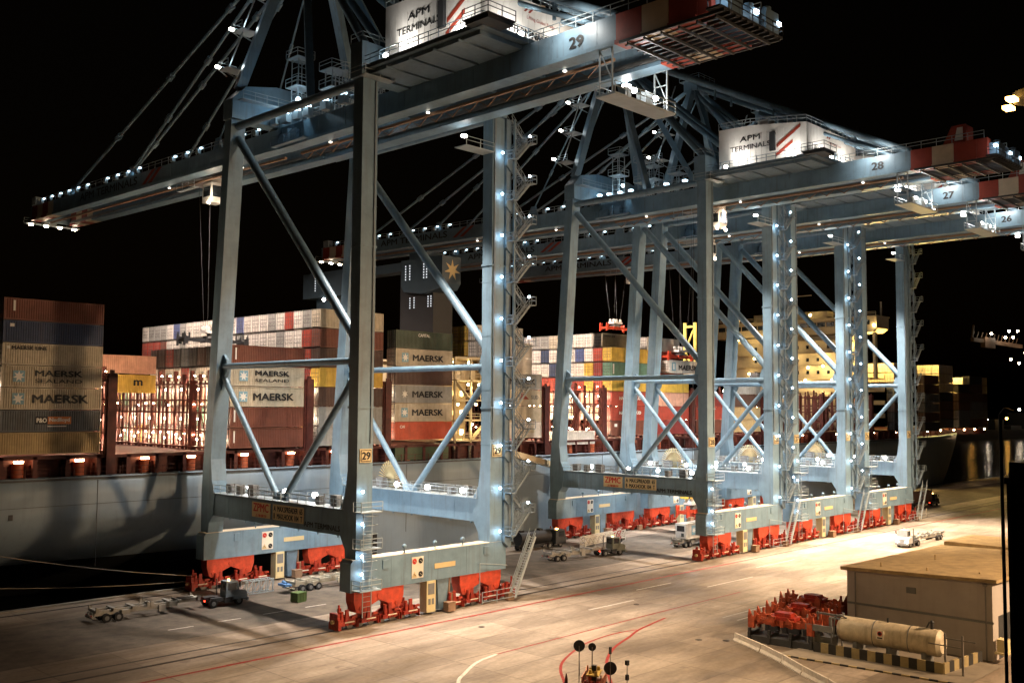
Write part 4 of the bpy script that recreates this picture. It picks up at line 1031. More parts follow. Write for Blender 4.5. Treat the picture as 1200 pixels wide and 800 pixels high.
def c8(r, t):
    P = {6: ['white', 'white', 'white', 'white', 'blue', 'beige', 'grey', 'grey', 'white', 'white'], 5: ['red', 'white', 'blue', 'white', 'white', 'white', 'dark blue', 'white', 'white', 'white'],
         4: ['dark red', 'yellow', 'white', 'white', 'white', 'dark blue', 'white', 'white', 'white', 'white'], 3: ['red', 'yellow', 'red', 'dark red', 'brown', 'red', 'red', 'red', 'white', 'red'],
         2: ['red', 'peach', 'peach', 'white', 'red', 'peach', 'white', 'red', 'white', 'red']}
    return P[t][r - 1] if t in P and r - 1 < len(P[t]) else rnd.choice(('peach', 'white', 'white', 'beige'))
ends(163.2, range(1, 11), range(1, 7), c8, 'coloured block by stairs', 'door ends in the coloured block right of the stair tower', 19.0, 3.08, 2.98, 12.7)
# deck level white container in the open bay
cont(145.6, Y0 + .3, 17.4, 'white', 'off-white container alone at deck level in the open bay', 'deck level containers', 12.5, 2.6)
# bays 9+ near row: lower stacks
lst = [(178.9, 4, ('dark red', 'red', 'peach', 'yellow')), (194.6, 3, ('brown', 'red', 'dark red')), (210.6, 4, ('tan', 'tan', 'dark brown', 'grey')), (226.6, 2, ('dark brown', 'brown'))]
for X, n, cs in lst:
    for t in range(n): cont(X, Y0, 19 + t * 3.08, cs[t], '%s container, tier %d, in the %s low stack beyond crane 28' % (cs[t], t + 1, {178.9: 'first', 194.6: 'second', 210.6: 'third', 226.6: 'fourth'}[X]), 'low stacks beyond the second crane', 12.6, 2.98)
for t, c in ((5, 'red'), (6, 'white'), (4, 'red')):
    for r in (1, 2): cont(179, Y0 + r * PW, 19 + t * 3.08, c if r == 1 else 'grey', '%s container end, tier %d, %s row, between crane 28 legs' % (c if r == 1 else 'grey', t + 1, ORD[r + 1]), 'ends between second crane legs', 12.6, 2.98)
o = cont(184.2, Y0 + .2, 32.6, 'white', 'white MAERSK container hanging under an orange spreader over the ship', 'containers handled by spreaders', 12.5, 2.9)
b = MB(); b.box(1.0, 2.5, -.012, 0, .5, 2.4); b.build('emblem', SQB, o); b = MB(); b.box(1.45, 2.05, -.03, -.013, .8, 2.1); b.build('emblem', STW, o); lettering('MAERSK', '-Y', (7.4, -.012, 1.3), 7.4, 1.1, BLACK, o, bold=.07)
o = cont(226.6, Y0 + PW, 31.0, 'dark grey', 'dark grey MAERSK container beyond the third crane brace', 'containers beyond the third crane', 12.6, 2.98); lettering('MAERSK', '-Y', (6.4, -.012, 1.4), 8, 1.2, BLACK, o)
# far forward bays
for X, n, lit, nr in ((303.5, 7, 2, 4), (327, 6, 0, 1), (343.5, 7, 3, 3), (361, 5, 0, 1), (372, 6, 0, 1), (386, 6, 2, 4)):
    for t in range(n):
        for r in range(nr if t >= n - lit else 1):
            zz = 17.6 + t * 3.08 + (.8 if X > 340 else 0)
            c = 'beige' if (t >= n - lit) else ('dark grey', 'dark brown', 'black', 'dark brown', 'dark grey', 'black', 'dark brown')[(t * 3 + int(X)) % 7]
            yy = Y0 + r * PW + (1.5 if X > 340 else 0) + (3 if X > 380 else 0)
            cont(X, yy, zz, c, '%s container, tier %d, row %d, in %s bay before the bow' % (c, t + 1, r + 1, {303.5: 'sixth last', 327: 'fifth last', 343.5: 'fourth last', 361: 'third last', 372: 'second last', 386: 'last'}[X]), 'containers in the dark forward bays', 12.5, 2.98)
b = MB()
for i in range(10): y = YC - 26 + i * .5; b.box(329 + i * 7, 329.4 + i * 7, y, y + .4, 15.6, 18)
b.box(326, 398, YC - 24, YC + 24, 15.7, 17.5)
sb(b, 'forward_coaming', REDB)
for X in (318, 332, 346, 358, 368, 378, 388):
    b = MB(); b.ball((X, YC - 28.0 if X < 345 else YC - 27.0, 17.6), .3); sb(b, 'deck_lamp', WARM)

# spreaders at work
spreader((82.0, 147, 34.4), 10.6, 0, 'dark spreader hanging over the ship left of the first seaside leg', 60.5, DARK)
spreader((154.5, 103.2, 5.4), 7.0, 0, 'orange spreader lowered on the white container beneath the second crane', 60.5)
spreader((190.4, Y0 + 1.4, 35.6), 12.2, 0, 'orange spreader holding the white MAERSK container above the ship', 60.5)
spreader((210.8, 165.5, 45.2), 9.6, 0, 'orange spreader hanging in the open black sky above the containers', 60.5)

# ================================================================== VEHICLES
TRB = mat('tractor_blue_grey', (.20, .26, .31), .4, var=.12)
TRG = mat('trailer_grey', (.30, .29, .26), .55, var=.2, streak=.3)
TRY = mat('trailer_tan', (.36, .32, .24), .55, var=.2, streak=.3)
SILV = mat('cab_silver', (.48, .49, .50), .35, .2, var=.08)
def wheel(parent, x, y, z=.52, r=.52, w=.3, name='wheel'):
    b = MB(); b.tube((x, y - w / 2, z), (x, y + w / 2, z), r, 16); wo = b.build(name, RUBBER, parent)
    b = MB(); b.tube((x, y - w / 2 - .02, z), (x, y + w / 2 + .02, z), r * .52, 12); b.build('rim', GREY, wo)
def tractor(name, loc, rz, body, label, headlights=False, taillights=True, beacon=True):
    r = empty(name, loc, rz, label, 'tractor', 'yard tractors on the quay')
    b = MB(); b.box(-2.7, 2.6, -.45, .45, .7, 1.0); b.box(-1.9, -.4, -1.15, 1.15, .75, 1.15); b.box(-2.6, -1.2, -.5, .5, 1.0, 1.25); b.box(-.2, .8, -1.2, 1.2, .45, 1.05)
    b.build('chassis', DARK, r)
    b = MB(); b.prism([(.9, .75), (2.75, .75), (2.75, 1.5), (2.5, 1.75), (1.9, 1.85), (.9, 1.85)], 'y', -1.2, 1.2); b.box(2.7, 2.95, -1.25, 1.25, .45, .85); b.box(1.0, 2.3, -1.26, -1.2, .9, 1.2)
    b.build('hood', body, r)
    b = MB(); b.prism([(-.1, 1.1), (1.5, 1.1), (1.75, 1.9), (1.45, 3.0), (-.05, 3.0)], 'y', -1.2, .45); c = b.build('cab', body, r)
    b = MB(); b.prism([(1.62, 1.95), (1.66, 1.95), (1.44, 2.8), (1.40, 2.8)], 'y', -1.1, .35); b.box(.15, 1.3, -1.225, -1.2, 1.95, 2.8); b.box(.15, 1.3, .45, .475, 1.95, 2.8); b.box(-.13, -.1, -1.0, .3, 1.9, 2.8); b.build('window', GLASS, c)
    b = MB(); b.tube((-.4, .8, 1.1), (-.4, .8, 3.2), .09, 8); b.build('exhaust', STEEL, r)
    b = MB(); b.beam((1.6, -1.25, 2.0), (1.6, -1.55, 2.7), .05); b.box(1.5, 1.65, -1.62, -1.48, 2.3, 2.8); b.build('mirror', DARK, r)
    for x in (1.7, -1.7):
        for y in (-1.0, 1.0): wheel(r, x, y, w=.34 if x > 0 else .5)
    for y in (-.85, .85):
        b = MB(); b.box(2.95, 3.0, y - .2, y + .2, .95, 1.15); b.build('headlight', HOT if headlights else SIGNW, r)
        b = MB(); b.box(-2.75, -2.7, y - .12, y + .12, .85, 1.0); b.build('tail_light', REDL if taillights else SIGNR, r)
    if beacon: b = MB(); b.tube((.6, -.4, 3.0), (.6, -.4, 3.2), .12, 8); b.build('beacon', AMBER, r)
    return r
def trailer(loc, rz, m, label, L=12.4, axles=2, group='skeleton trailers on the quay'):
    r = empty('skeleton_trailer', loc, rz, label, 'trailer', group)
    b = MB()
    for y in (-.62, .62): b.box(0, L - 2.6, y - .14, y + .14, .78, 1.38); b.box(L - 2.6, L, y - .14, y + .14, 1.1, 1.52)
    for x in [0, 2.0, 4.2, 6.4, 8.6, L - 2.6, L - .3]: b.box(x, x + .38, -1.2, 1.2, 1.2, 1.5)
    fr = b.build('frame', m, r)
    for x in (0, 5.9, 6.3, L - .3):
        for y in (-1.15, 1.15):
            b = MB(); b.prism([(x, 1.25), (x + .35, 1.25), (x + .35, 1.62), (x, 1.85)], 'y', y - .12, y + .12); b.build('corner_guide', m, fr)
    b = MB(); b.box(3.0, 4.0, -1.15, -.7, .65, 1.2); b.box(L - 5, L - 4.2, -1.1, -.8, .5, 1.2); b.box(-.35, 0, -1.2, 1.2, .55, .7); b.beam((-.2, -.7, .6), (-.2, -.7, 1.2), .12); b.beam((-.2, .7, .6), (-.2, .7, 1.2), .12); b.build('underbody', m, r)
    for k in range(axles):
        b = MB(); x = 1.3 + k * 1.35; b.tube((x, -1, .5), (x, 1, .5), .09, 8); b.build('axle', DARK, r)
        for y in (-.95, .95): wheel(r, x, y, .5, .5, .5)
    for y in (-.8, .8):
        b = MB(); b.box(-.38, -.35, y - .12, y + .12, .8, .92); b.build('tail_light', SIGNR, r)
    return r
trailer((49.6, 114.6, 0), R(-4), TRG, 'long grey skeleton trailer behind the tractor at lower left')
tractor('yard_tractor', (65.4, 113.4, 0), R(-4), TRB, 'blue grey yard tractor with red tail lamps beside the first seaside bogies')
trailer((76.0, 114.6, 0), R(4), TRY, 'tan skeleton trailer with triple wheels between the legs of crane 29', 12.4, 3)
b = MB(); b.box(-.5, .5, -.9, .9, 1.0, 1.3); b.beam((-.6, -.9, .9), (.4, .9, .9), .1); b.tube((0, -.4, 1.3), (0, .5, 1.5), .2, 8)
thing(b, 'trailer_coupling', mat('coupling_blue', (.10, .22, .42), .5), 'blue coupling block on the end of the tan trailer', 'coupling', None, (75.2, 114.5, .0))
# steel lattice frame ahead of the tractor
b = MB()
for z in (.3, 1.9):
    for y in (-.6, .6): b.beam((0, y, z), (4.2, y, z), .12)
for i in range(5):
    for y in (-.6, .6): b.beam((i, y, .3), (i, y, 1.9), .09); b.beam((i, y, .3), (min(i + 1, 4.2), y, 1.9), .08)
for i in range(5): b.beam((i, -.6, 1.9), (i, .6, 1.9), .08)
thing(b, 'steel_lattice', RAILM, 'pale steel lattice frame lying in front of the blue grey tractor', 'steel frame', None, (70.2, 116.5, 0))
# green crate
b = MB()
b.box(-.75, .75, -.6, .6, .12, 1.15)
for x in (-.78, -.25, .25, .70): b.box(x, x + .08, -.64, .64, .1, 1.2)
for y in (-.6, .45): b.box(-.7, .7, y, y + .15, 0, .12)
b.box(-.8, .8, -.65, .65, 1.15, 1.22)
thing(b, 'crate', mat('crate_green', (.09, .15, .05), .6), 'small green crate on the quay below the tan trailer', 'crate', None, (73.4, 108.6, 0), R(10))
# dark tank lorry
r = empty('tank_lorry', (125.2, 119.6, 0), R(-2), 'black tank lorry parked against the hull right of the first crane', 'lorry')
b = MB(); b.tube((0, 0, 2.1), (7.4, 0, 2.1), 1.15, 20); b.box(.4, 1.2, -.4, .4, 3.1, 3.5); b.box(5, 5.8, -.4, .4, 3.1, 3.5); b.build('tank', BLACK, r)
b = MB(); b.box(-.2, 10.8, -.5, .5, .7, 1.0); b.box(2.6, 4.6, -1.2, -.7, .5, 1.0); b.build('chassis', BLACK, r)
b = MB(); b.prism([(8.3, .6), (10.9, .6), (10.9, 1.9), (10.6, 3.1), (8.3, 3.1)], 'y', -1.2, 1.2); c = b.build('cab', DARK, r)
b = MB(); b.prism([(10.88, 1.95), (10.92, 1.95), (10.66, 2.9), (10.62, 2.9)], 'y', -1.1, 1.1); b.box(9, 10.4, -1.23, -1.2, 1.9, 2.8); b.build('window', GLASS, c)
b = MB(); b.box(9, 9.3, -.8, -.4, 3.1, 3.3); b.build('beacon', AMBER, c)
for x in (.9, 2.1, 6.9, 9.6):
    for y in (-1, 1): wheel(r, x, y)
# middle trailer and tractor
trailer((120.6, 108.6, 0), R(-9), TRG, 'empty grey skeleton trailer just right of the first crane stair tower', 11.4)
tractor('yard_tractor', (133.6, 106.4, 0), R(-9), mat('tractor_olive', (.20, .21, .17), .45, var=.12), 'dull olive yard tractor right of the first crane, its tail lamps towards us')
# red and white lattice boom lying behind it
b = MB()
for i in range(9):
    m = 0 if i < 6 else (1 if i % 2 else 0)
    for y in (-.5, .5):
        for z in (.5, 1.9): b.beam((i * 1.6, y, z), (i * 1.6 + 1.6, y, z), .16, m=m)
        b.beam((i * 1.6, y, .5), (i * 1.6 + 1.6, y, 1.9), .12, m=m); b.beam((i * 1.6, y, 1.9), (i * 1.6 + 1.6, y, .5), .12, m=m); b.beam((i * 1.6, y, .5), (i * 1.6, y, 1.9), .12, m=m)
b.box(0, .3, -.6, .6, 0, .5); b.box(14, 14.3, -.6, .6, 0, .5)
thing(b, 'lattice_boom', [SIGNW, BOGIE], 'white lattice boom with a red end lying behind the olive tractor', 'lattice boom', None, (136.5, 114.5, 0), R(8))
# reefer container on a trailer below the second crane
trailer((148.8, 103.1, 0), 0, TRG, 'grey skeleton trailer carrying a white container under the second crane', 13.0)
o = cont(150.2, 101.9, 1.5, 'white', 'white refrigerated container on a trailer beneath an orange spreader', 'containers on trailers', 12.4, 2.7, False)
b = MB(); b.box(-.06, 0, .15, 2.3, .1, 2.6); b.box(-.09, -.06, .4, 2.0, 1.3, 2.3, 1); b.box(-.09, -.06, .5, 1.1, .4, 1.0, 1); b.build('cooling_unit', [WHITE, DARK], o)
b = MB(); b.box(1.6, 3.0, -.015, 0, .6, 2.3); b.build('emblem', SQB, o); star('-Y', (2.3, -.03, 1.45), .6, STW, o)
b = MB(); b.box(-1.0, 1.0, -.9, .9, 0, 1.7); b.tube((-.5, 0, 1.7), (-.5, 0, 2.2), .4, 10); b.tube((.5, 0, 1.7), (.5, 0, 2.2), .4, 10)
thing(b, 'hoist_block', mat('hoist_yellow', (.62, .42, .06), .5), 'yellow hoist block above the lowered orange spreader', 'hoist block', None, (152.4, 103.2, 8.5))
# silver truck on the right with trailer behind
tractor('yard_tractor', (181.6, 75.2, 0), R(180), SILV, 'silver yard tractor with lit headlights driving towards the left', True, False)
trailer((196.6, 75.6, 0), R(180), TRG, 'skeleton trailer towed by the silver tractor', 12.4)
spot((178.4, 75.1, 1.1), (168, 74, 0), 500, (1, .95, .85), 70, .8, .15, None, 'headlight_beam')
# far dark truck near the last crane
r = tractor('yard_tractor', (262, 102.5, 0), 0, BLACK, 'dark tractor with an amber beacon beyond the farthest crane', True, True)
o = cont(248.5, 101.6, 1.5, 'dark brown', 'dark container on the far tractor beyond crane 26', 'containers on trailers', 12.4, 2.8, False)
trailer((247.5, 102.8, 0), 0, DARK, 'trailer under the dark container beyond the farthest crane', 13)
spot((265.2, 102.4, 1.1), (280, 104, 0), 1500, (1, .95, .85), 60, .8, .15, None, 'headlight_beam')
b = MB(); b.box(-1.8, 1.8, -.06, .06, .3, 1.6); b.box(-1.6, -1.5, -.1, .1, 0, .3); b.box(1.5, 1.6, -.1, .1, 0, .3)
for x in (-1.2, -.4, .4, 1.2): b.box(x - .25, x + .25, -.09, -.06, .6, 1.3, 1)
thing(b, 'barrier_board', [STRIPE_W, REELM], 'pale barrier board standing on the quay past the last crane', 'barrier', None, (236.5, 93.5, 0), R(20))

# ================================================================== FOREGROUND YARD
BW = mat('building_wall', (.36, .325, .30), .8, var=.05, scale=.5, streak=.12, bump=.4, bscale=3)
RF = mat('roof_felt', (.36, .26, .13), .85, var=.22, scale=.7, bump=.3)
r = empty('yard_building', (105.6, 50.6, 0), 0, 'low windowless grey building with flat brown roof at lower right', 'building')
b = MB(); b.hexa([(0, -15.2, 0), (38, -15.2, 0), (38, 0, 0), (0, 0, 0), (0, -15.2, 7.75), (38, -15.2, 7.0), (38, 0, 6.7), (0, 0, 7.2)])
b.box(-.06, 0, -15.3, 0, 3.62, 3.85, 1); b.build('wall', [BW, GREY], r)
b = MB(); b.hexa([(-.5, -15.8, 7.76), (38.5, -15.8, 7.0), (38.5, .5, 6.72), (-.5, .5, 7.22), (-.5, -15.8, 8.1), (38.5, -15.8, 7.4), (38.5, .5, 7.1), (-.5, .5, 7.6)])
b.box(28, 38, -14.5, 0, 7.2, 7.75)
for x, y in ((2, -3), (2, -8), (3, -13), (12, -5), (22, -9), (34, -6)): b.tube((x, y, 7.4), (x, y, 8.15), .09, 8)
b.build('roof', RF, r)
b = MB(); b.tube((-.12, -1.0, 0), (-.12, -1.0, 7.1), .07, 8); b.build('downpipe', STEEL, r)
b = MB(); b.tube((-.12, -14.6, 0), (-.12, -14.6, 7.4), .07, 8); b.box(-.3, -.12, -14.8, -14.4, 7.3, 7.55)
b.build('downpipe', STEEL, r)
b = MB(); b.box(-.1, -.0, -7.6, -6.6, 5.6, 6.2)
for k in range(5): b.box(-.13, -.1, -7.55, -6.65, 5.65 + k * .11, 5.7 + k * .11)
b.build('wall_vent', GREY, r)
b = MB(); b.box(1.6, 6.4, -15.24, -15.2, 0, 4.2); b.build('door', DARK, r)
b = MB(); b.box(-.6, 1.2, -16.7, -15.5, .9, 1.1); b.box(-.5, -.4, -16.6, -16.5, 0, .9); b.box(1.0, 1.1, -16.6, -16.5, 0, .9); b.box(-.3, .9, -16.5, -15.6, 1.1, 2.3); b.build('utility_shelf', CREAMY, r)
# fuel tank with stand
r = empty('fuel_tank', (98.4, 47.6, 0), R(-88), 'cream horizontal fuel tank on a stand in front of the grey building', 'tank')
TANK = mat('tank_cream', (.56, .48, .34), .5, var=.12, scale=1.5, streak=.6)
b = MB(); b.tube((0, 0, 2.45), (9.6, 0, 2.45), 1.28, 32); b.tube((-.35, 0, 2.45), (0, 0, 2.45), .95, 32, 1.28); b.tube((9.6, 0, 2.45), (9.95, 0, 2.45), 1.28, 32, .95); b.build('tank_shell', TANK, r)
b = MB()
for x in (3.4, 6.9): b.tube((x, 0, 2.45), (x + .08, 0, 2.45), 1.31, 32)
b.build('tank_band', GREY, r)
for x in (1.4, 4.8, 8.2):
    b = MB(); b.box(x, x + .4, -1.1, 1.1, .3, 1.5); b.build('saddle', GREY, r)
b = MB(); b.tube((4.6, 0, 3.7), (4.6, 0, 4.15), .1); b.build('valve', DARK, r)
b = MB(); b.tube((8.9, 0, 3.7), (8.9, 0, 4.3), .16, 10); b.ball((8.9, 0, 4.35), .22); b.tube((8.3, .2, 3.7), (8.6, .2, 4.3), .08); b.build('valve', DARK, r)
b = MB(); b.box(3.9, 4.7, -1.36, -1.30, 2.2, 3.1); sg = b.build('warning_sign', SIGNW, r)
b = MB(); b.prism([(4.3 + .24 * math.cos(a * .524), 2.78 + .24 * math.sin(a * .524)) for a in range(12)], 'y', -1.39, -1.37); b.build('warning_symbol', SIGNR, sg)
b = MB(); b.prism([(4.3 + .16 * math.cos(a * .524), 2.78 + .16 * math.sin(a * .524)) for a in range(12)], 'y', -1.41, -1.395); b.box(4.05, 4.55, -1.385, -1.37, 2.3, 2.42); b.build('warning_symbol', BLACK, sg)
# pump skid
b = MB()
for x in (-3.6, -1.0):
    for y in (-1.3, 1.2): b.box(x, x + .12, y, y + .12, 0, 3.6)
b.box(-3.7, -.8, -1.4, -1.2, 2.1, 2.7); b.box(-3.7, -.8, 1.2, 1.4, 3.3, 3.5); b.box(-3.4, -1.2, -.9, .9, .3, 1.5); b.box(-3.2, -2.4, -.8, 0, 1.5, 2.1); b.tube((-1.8, .3, .8), (-1.8, .3, 3.3), .12); b.tube((-1.8, .3, 3.3), (0, .3, 3.3), .12)
b.tube((-3.0, -1.2, .3), (-3.0, -1.2, 1.4), .3, 10); b.path([(-1.1, -.4, 1.5), (-.9, -.5, 3.6), (-.3, -.5, 3.9), (.3, -.3, 3.6)], .09)
thing(b, 'pump_skid', [GREY], 'rusty pump frame with pipes at the left end of the fuel tank', 'pump', None, (98.2, 47.3, 0), R(-88))
# chequered low wall around the tank
CHB = mat('kerb_black', (.03, .028, .025), .7); CHY = mat('kerb_yellow', (.33, .26, .13), .7)
b = MB(); P0 = Vector((96.2, 49.8, 0)); P1 = Vector((96.9, 37.0, 0)); n = 16
for i in range(n):
    a = P0.lerp(P1, i / n); c = P0.lerp(P1, (i + 1) / n); b.beam(a + Vector((0, 0, .55)), c + Vector((0, 0, .55)), .22, 1.1, i % 2)
Q1 = Vector((104.5, 36.2, 0))
for i in range(8):
    a = P1.lerp(Q1, i / 8); c = P1.lerp(Q1, (i + 1) / 8); b.beam(a + Vector((0, 0, .56)), c + Vector((0, 0, .56)), .22, 1.1, (i + 1) % 2)
thing(b, 'bund_wall', [CHB, CHY], 'black and yellow chequered low wall along the fuel tank', 'low wall')
b = MB(); b.add([(92.6, 52.0, .12), (94.6, 34, .12), (104, 34, .12), (104.8, 50.4, .12)], [(0, 1, 2, 3)][::1]); 
b.v += [(92.6, 52.0, 0), (94.6, 34, 0), (104, 34, 0), (104.8, 50.4, 0)]; b.f += [[0, 4, 5, 1], [3, 7, 4, 0]]; b.m += [0, 0]; b.sm += [False, False]
structure(b, 'pavement', mat('pad_concrete', (.21, .18, .14), .8, var=.15))
b = MB()
for i in range(22):
    a = Vector((92.5, 52.1, 0)).lerp(Vector((94.5, 34, 0)), i / 22); c = Vector((92.5, 52.1, 0)).lerp(Vector((94.5, 34, 0)), (i + 1) / 22)
    b.beam(a + Vector((0, 0, .07)), c + Vector((0, 0, .07)), .2, .15, i % 2)
structure(b, 'pavement_kerb', [CHB, CHY])
# steel posts and pipe gate at the right end of the tank
b = MB()
for y in (0, 1.6): b.box(-.08, .08, y - .08, y + .08, 0, 3.8)
b.box(-.06, .06, -1.2, 1.6, 3.3, 3.4); b.box(-.06, .06, 0, 3.2, 2.6, 2.68)
thing(b, 'pipe_gate', STEEL, 'thin steel post frame standing at the right end of the fuel tank', 'post frame', None, (97.4, 35.4, 0))
# jersey barriers
JB = mat('barrier_concrete', (.52, .47, .40), .75, var=.12, scale=2)
pts = [(94.9, 58.2), (92.4, 53.6), (90.0, 49.8), (87.4, 46.3), (85.0, 42.6), (82, 38.8)]
for i in range(5):
    a = Vector((*pts[i], 0)); c = Vector((*pts[i + 1], 0)); d = c - a; L = d.length - .12
    b = MB(); b.prism([(-.3, 0), (.3, 0), (.3, .12), (.12, .38), (.09, .85), (-.09, .85), (-.12, .38), (-.3, .12)], 'x', 0, L)
    thing(b, 'concrete_barrier', JB, ['white concrete barrier nearest the parked spreaders', 'second white concrete barrier from the parked spreaders', 'third white concrete barrier, left of the tank pavement', 'fourth white concrete barrier, at the bottom edge', 'last white concrete barrier, cut by the bottom edge'][i], 'barrier', 'concrete barriers by the tank', tuple(a), math.atan2(d.y, d.x))
# parked spreaders on their stands
for i, (x, y, lab, stand) in enumerate([(97.6, 53.8, 'parked red spreader on a black stand, nearest of the three beside the building', 'nearest black stand under a parked red spreader'), (103.4, 55.0, 'middle one of three parked red spreaders beside the building', 'middle black stand under a parked spreader'), (109.4, 56.6, 'parked red spreader farthest from us of the three beside the building', 'farthest black stand under a parked spreader')]):
    s = spreader((x, y, 1.35), 6.4, R(96), lab, None, PARK, False)
    for sx in (-2.6, -1.0, 1.0, 2.6):
        for sy in (-.95, .95):
            ex = MB(); hh = 1.25 + rnd.random() * .45; ex.box(sx - .2, sx + .2, sy - .15, sy + .15, .9, hh); ex.prism([(sx, .9), (sx + .55, .9), (sx + .3, hh + .25), (sx, hh)], 'y', sy - .08, sy + .08); ex.tube((sx - .1, sy, 1.0), (sx - .35, sy, hh), .1)
            ex.build('side_guide', PARK, s)
    for q in ((-1.9, -.6, 1.3), (.6, 2.0, 1.4)):
        ex = MB(); ex.box(q[0], q[1], -1.3, -.9, .5, q[2]); ex.box(q[0] + .2, q[1] - .3, -1.33, -1.3, .8, q[2] - .2); ex.build('drive_cover', PARK, s)
    ex = MB(); ex.box(-.4, .3, -1.38, -1.0, .3, 1.5); ex.path([(-.1, -1.3, 1.4), (.3, -1.5, .7), (.8, -1.3, 1.2)], .05); ex.build('hose_panel', CHY, s)
    b = MB(); b.box(-3.6, 3.6, -1.5, 1.5, .0, .7)
    for sx in (-3.4, -1.2, 1.2, 3.4): b.box(sx - .15, sx + .15, -1.6, 1.6, .0, 1.0); b.box(sx - .15, sx + .15, 1.2, 1.5, .9, 1.45); b.box(sx - .15, sx + .15, -1.5, -1.2, .9, 1.45)
    b.box(-3.5, 3.5, -1.56, -1.5, .5, .62)
    thing(b, 'spreader_stand', DARK, stand, 'stand', 'stands under parked spreaders', (x, y, 0), R(96))
b = MB(); b.box(-.6, .6, -.5, .5, 0, 1.9); b.box(-.5, .5, -.55, -.5, .3, 1.6); b.tube((0, 0, 1.9), (0, 0, 2.5), .2)
thing(b, 'waste_bin', mat('bin_red', (.25, .04, .025), .6), 'dark red bin at the far left corner of the grey building', 'bin', None, (108.2, 53.2, 0))
# traffic sign trolley at the bottom edge
r = empty('sign_cart', (69.2, 56.7, 0), R(30), 'cream and red sign cart on the quay at the bottom edge', 'sign cart')
b = MB(); b.box(-1.2, 1.4, -.85, .85, .42, .52)
for y in (-.9, .9):
    for k in range(9): b.beam((-1.2 + k * .3, y, .45), (-1.1 + k * .3, y, 1.5), .12, .06, k % 2)
    b.beam((-1.25, y, 1.5), (1.45, y, 1.5), .08); b.beam((-1.25, y, .9), (1.45, y, .9), .07); b.beam((-1.2, y, .5), (1.4, y, 1.7), .09)
for y in (-.5, 0, .5): b.box(-1.15, -.75, y - .18, y + .18, .52, 1.15, 1)
b.box(.3, .8, -.6, -.1, .52, 1.0); b.box(.5, 1.2, .1, .6, .52, 1.3, 1); b.beam((1.4, .8, .45), (1.4, .8, 1.9), .1); b.beam((-1.2, -.8, .45), (-1.2, -.8, 1.8), .1)
b.build('cart_frame', [mat('cart_pink', (.48, .22, .13), .6, var=.3, scale=3), BOGIE_D], r)
for x in (-.9, 1.0):
    for y in (-.9, .9): wheel(r, x, y, .35, .35, .2)
b = MB(); b.box(-1.0, 1.2, -.55, .55, 1.55, 1.66)
for k in range(5): b.tube((-.85 + k * .45, (-.3, .25, -.1, .35, -.25)[k], 1.66), (-.85 + k * .45, (-.3, .25, -.1, .35, -.25)[k], 1.98), .17, 10, .13)
b.box(-.2, .3, -.2, .2, 1.66, 1.85); b.build('lamp_row', mat('lamp_row_ochre', (.42, .28, .06), .5, var=.3, scale=4), r)
b = MB(); b.box(-.2, .2, -.2, .2, .4, 2.3); b.build('battery_box', BLACK, r)
V45 = Vector((.69, .72, 0))
for i, (x, y, z, rr, lab) in enumerate(((70.6, 59.6, 3.25, .52, 'round black disc sign on a pole, tallest and leftmost above the cart'), (71.6, 58.9, 3.1, .36, 'small round black disc sign beside the larger one'), (70.6, 56.0, 1.9, .58, 'round black disc sign with a small square above it, right of the cart'))):
    b = MB(); b.tube((x, y, 0), (x, y, z), .05, 6); c = Vector((x, y, z)); b.tube(c - V45 * .03, c + V45 * .03, rr, 24, m=1)
    if i == 2: b.tube((x, y, z), (x, y, z + 1.3), .04, 6); c2 = Vector((x, y, z + 1.25)); b.beam(c2, c2 + Vector((0, 0, .6)), .28, .1, 1)
    thing(b, 'traffic_sign', [STEEL, BLACK], lab, 'sign', 'disc signs by the sign cart')
b = MB(); x, y = 71.6, 54.9; b.tube((x, y, 0), (x, y, 2.4), .04, 6); b.box(x - .14, x + .14, y - .14, y + .14, 2.2, 2.6, 1); b.box(x - .12, x + .12, y - .12, y + .12, .9, 1.35, 1)
thing(b, 'beacon_post', [STEEL, BLACK], 'thin pole with two small black boxes at the far right of the cart', 'post')
b = MB(); b.tube((0, 0, .06), (0, 0, 1.15), .24, 12, .04); b.box(-.35, .35, -.35, .35, 0, .06)
thing(b, 'traffic_cone', [mat('cone_dark', (.10, .04, .03), .6)], 'dark traffic cone left of the sign cart', 'cone', None, (68.7, 59.5, 0))
# dark yard crane leg at the right edge
r = empty('yard_crane_leg', (35.9, 8.62, 0), R(-17.5), 'black steel yard crane leg with faint number 30 at the right edge', 'crane leg')
b = MB(); b.box(-2.2, 2.6, -2.4, 1.7, 0, 23.3); 
for k in range(9): b.box(-2.26, -2.2, -2.4 + k * .5, -2.25 + k * .5, 0, 22.6)
b.box(-2.3, 2.7, -2.5, 1.8, 22.6, 22.8); b.build('column', mat('leg_black', (.012, .009, .008), .6), r)
b = MB(); b.tube((-2.3, 1.88, 0), (-2.3, 1.88, 24.8), .055, 8); b.path([(-2.3, 1.88, 24.8), (-2.3, 1.7, 25.0), (-2.3, 1.4, 24.9)], .06); b.build('lightning_rod', BLACK, r)
lettering('30', '-X', (-2.3, .45, 22.3), 1.4, .5, mat('faint_red', (.10, .03, .015), .6), r, 'number')
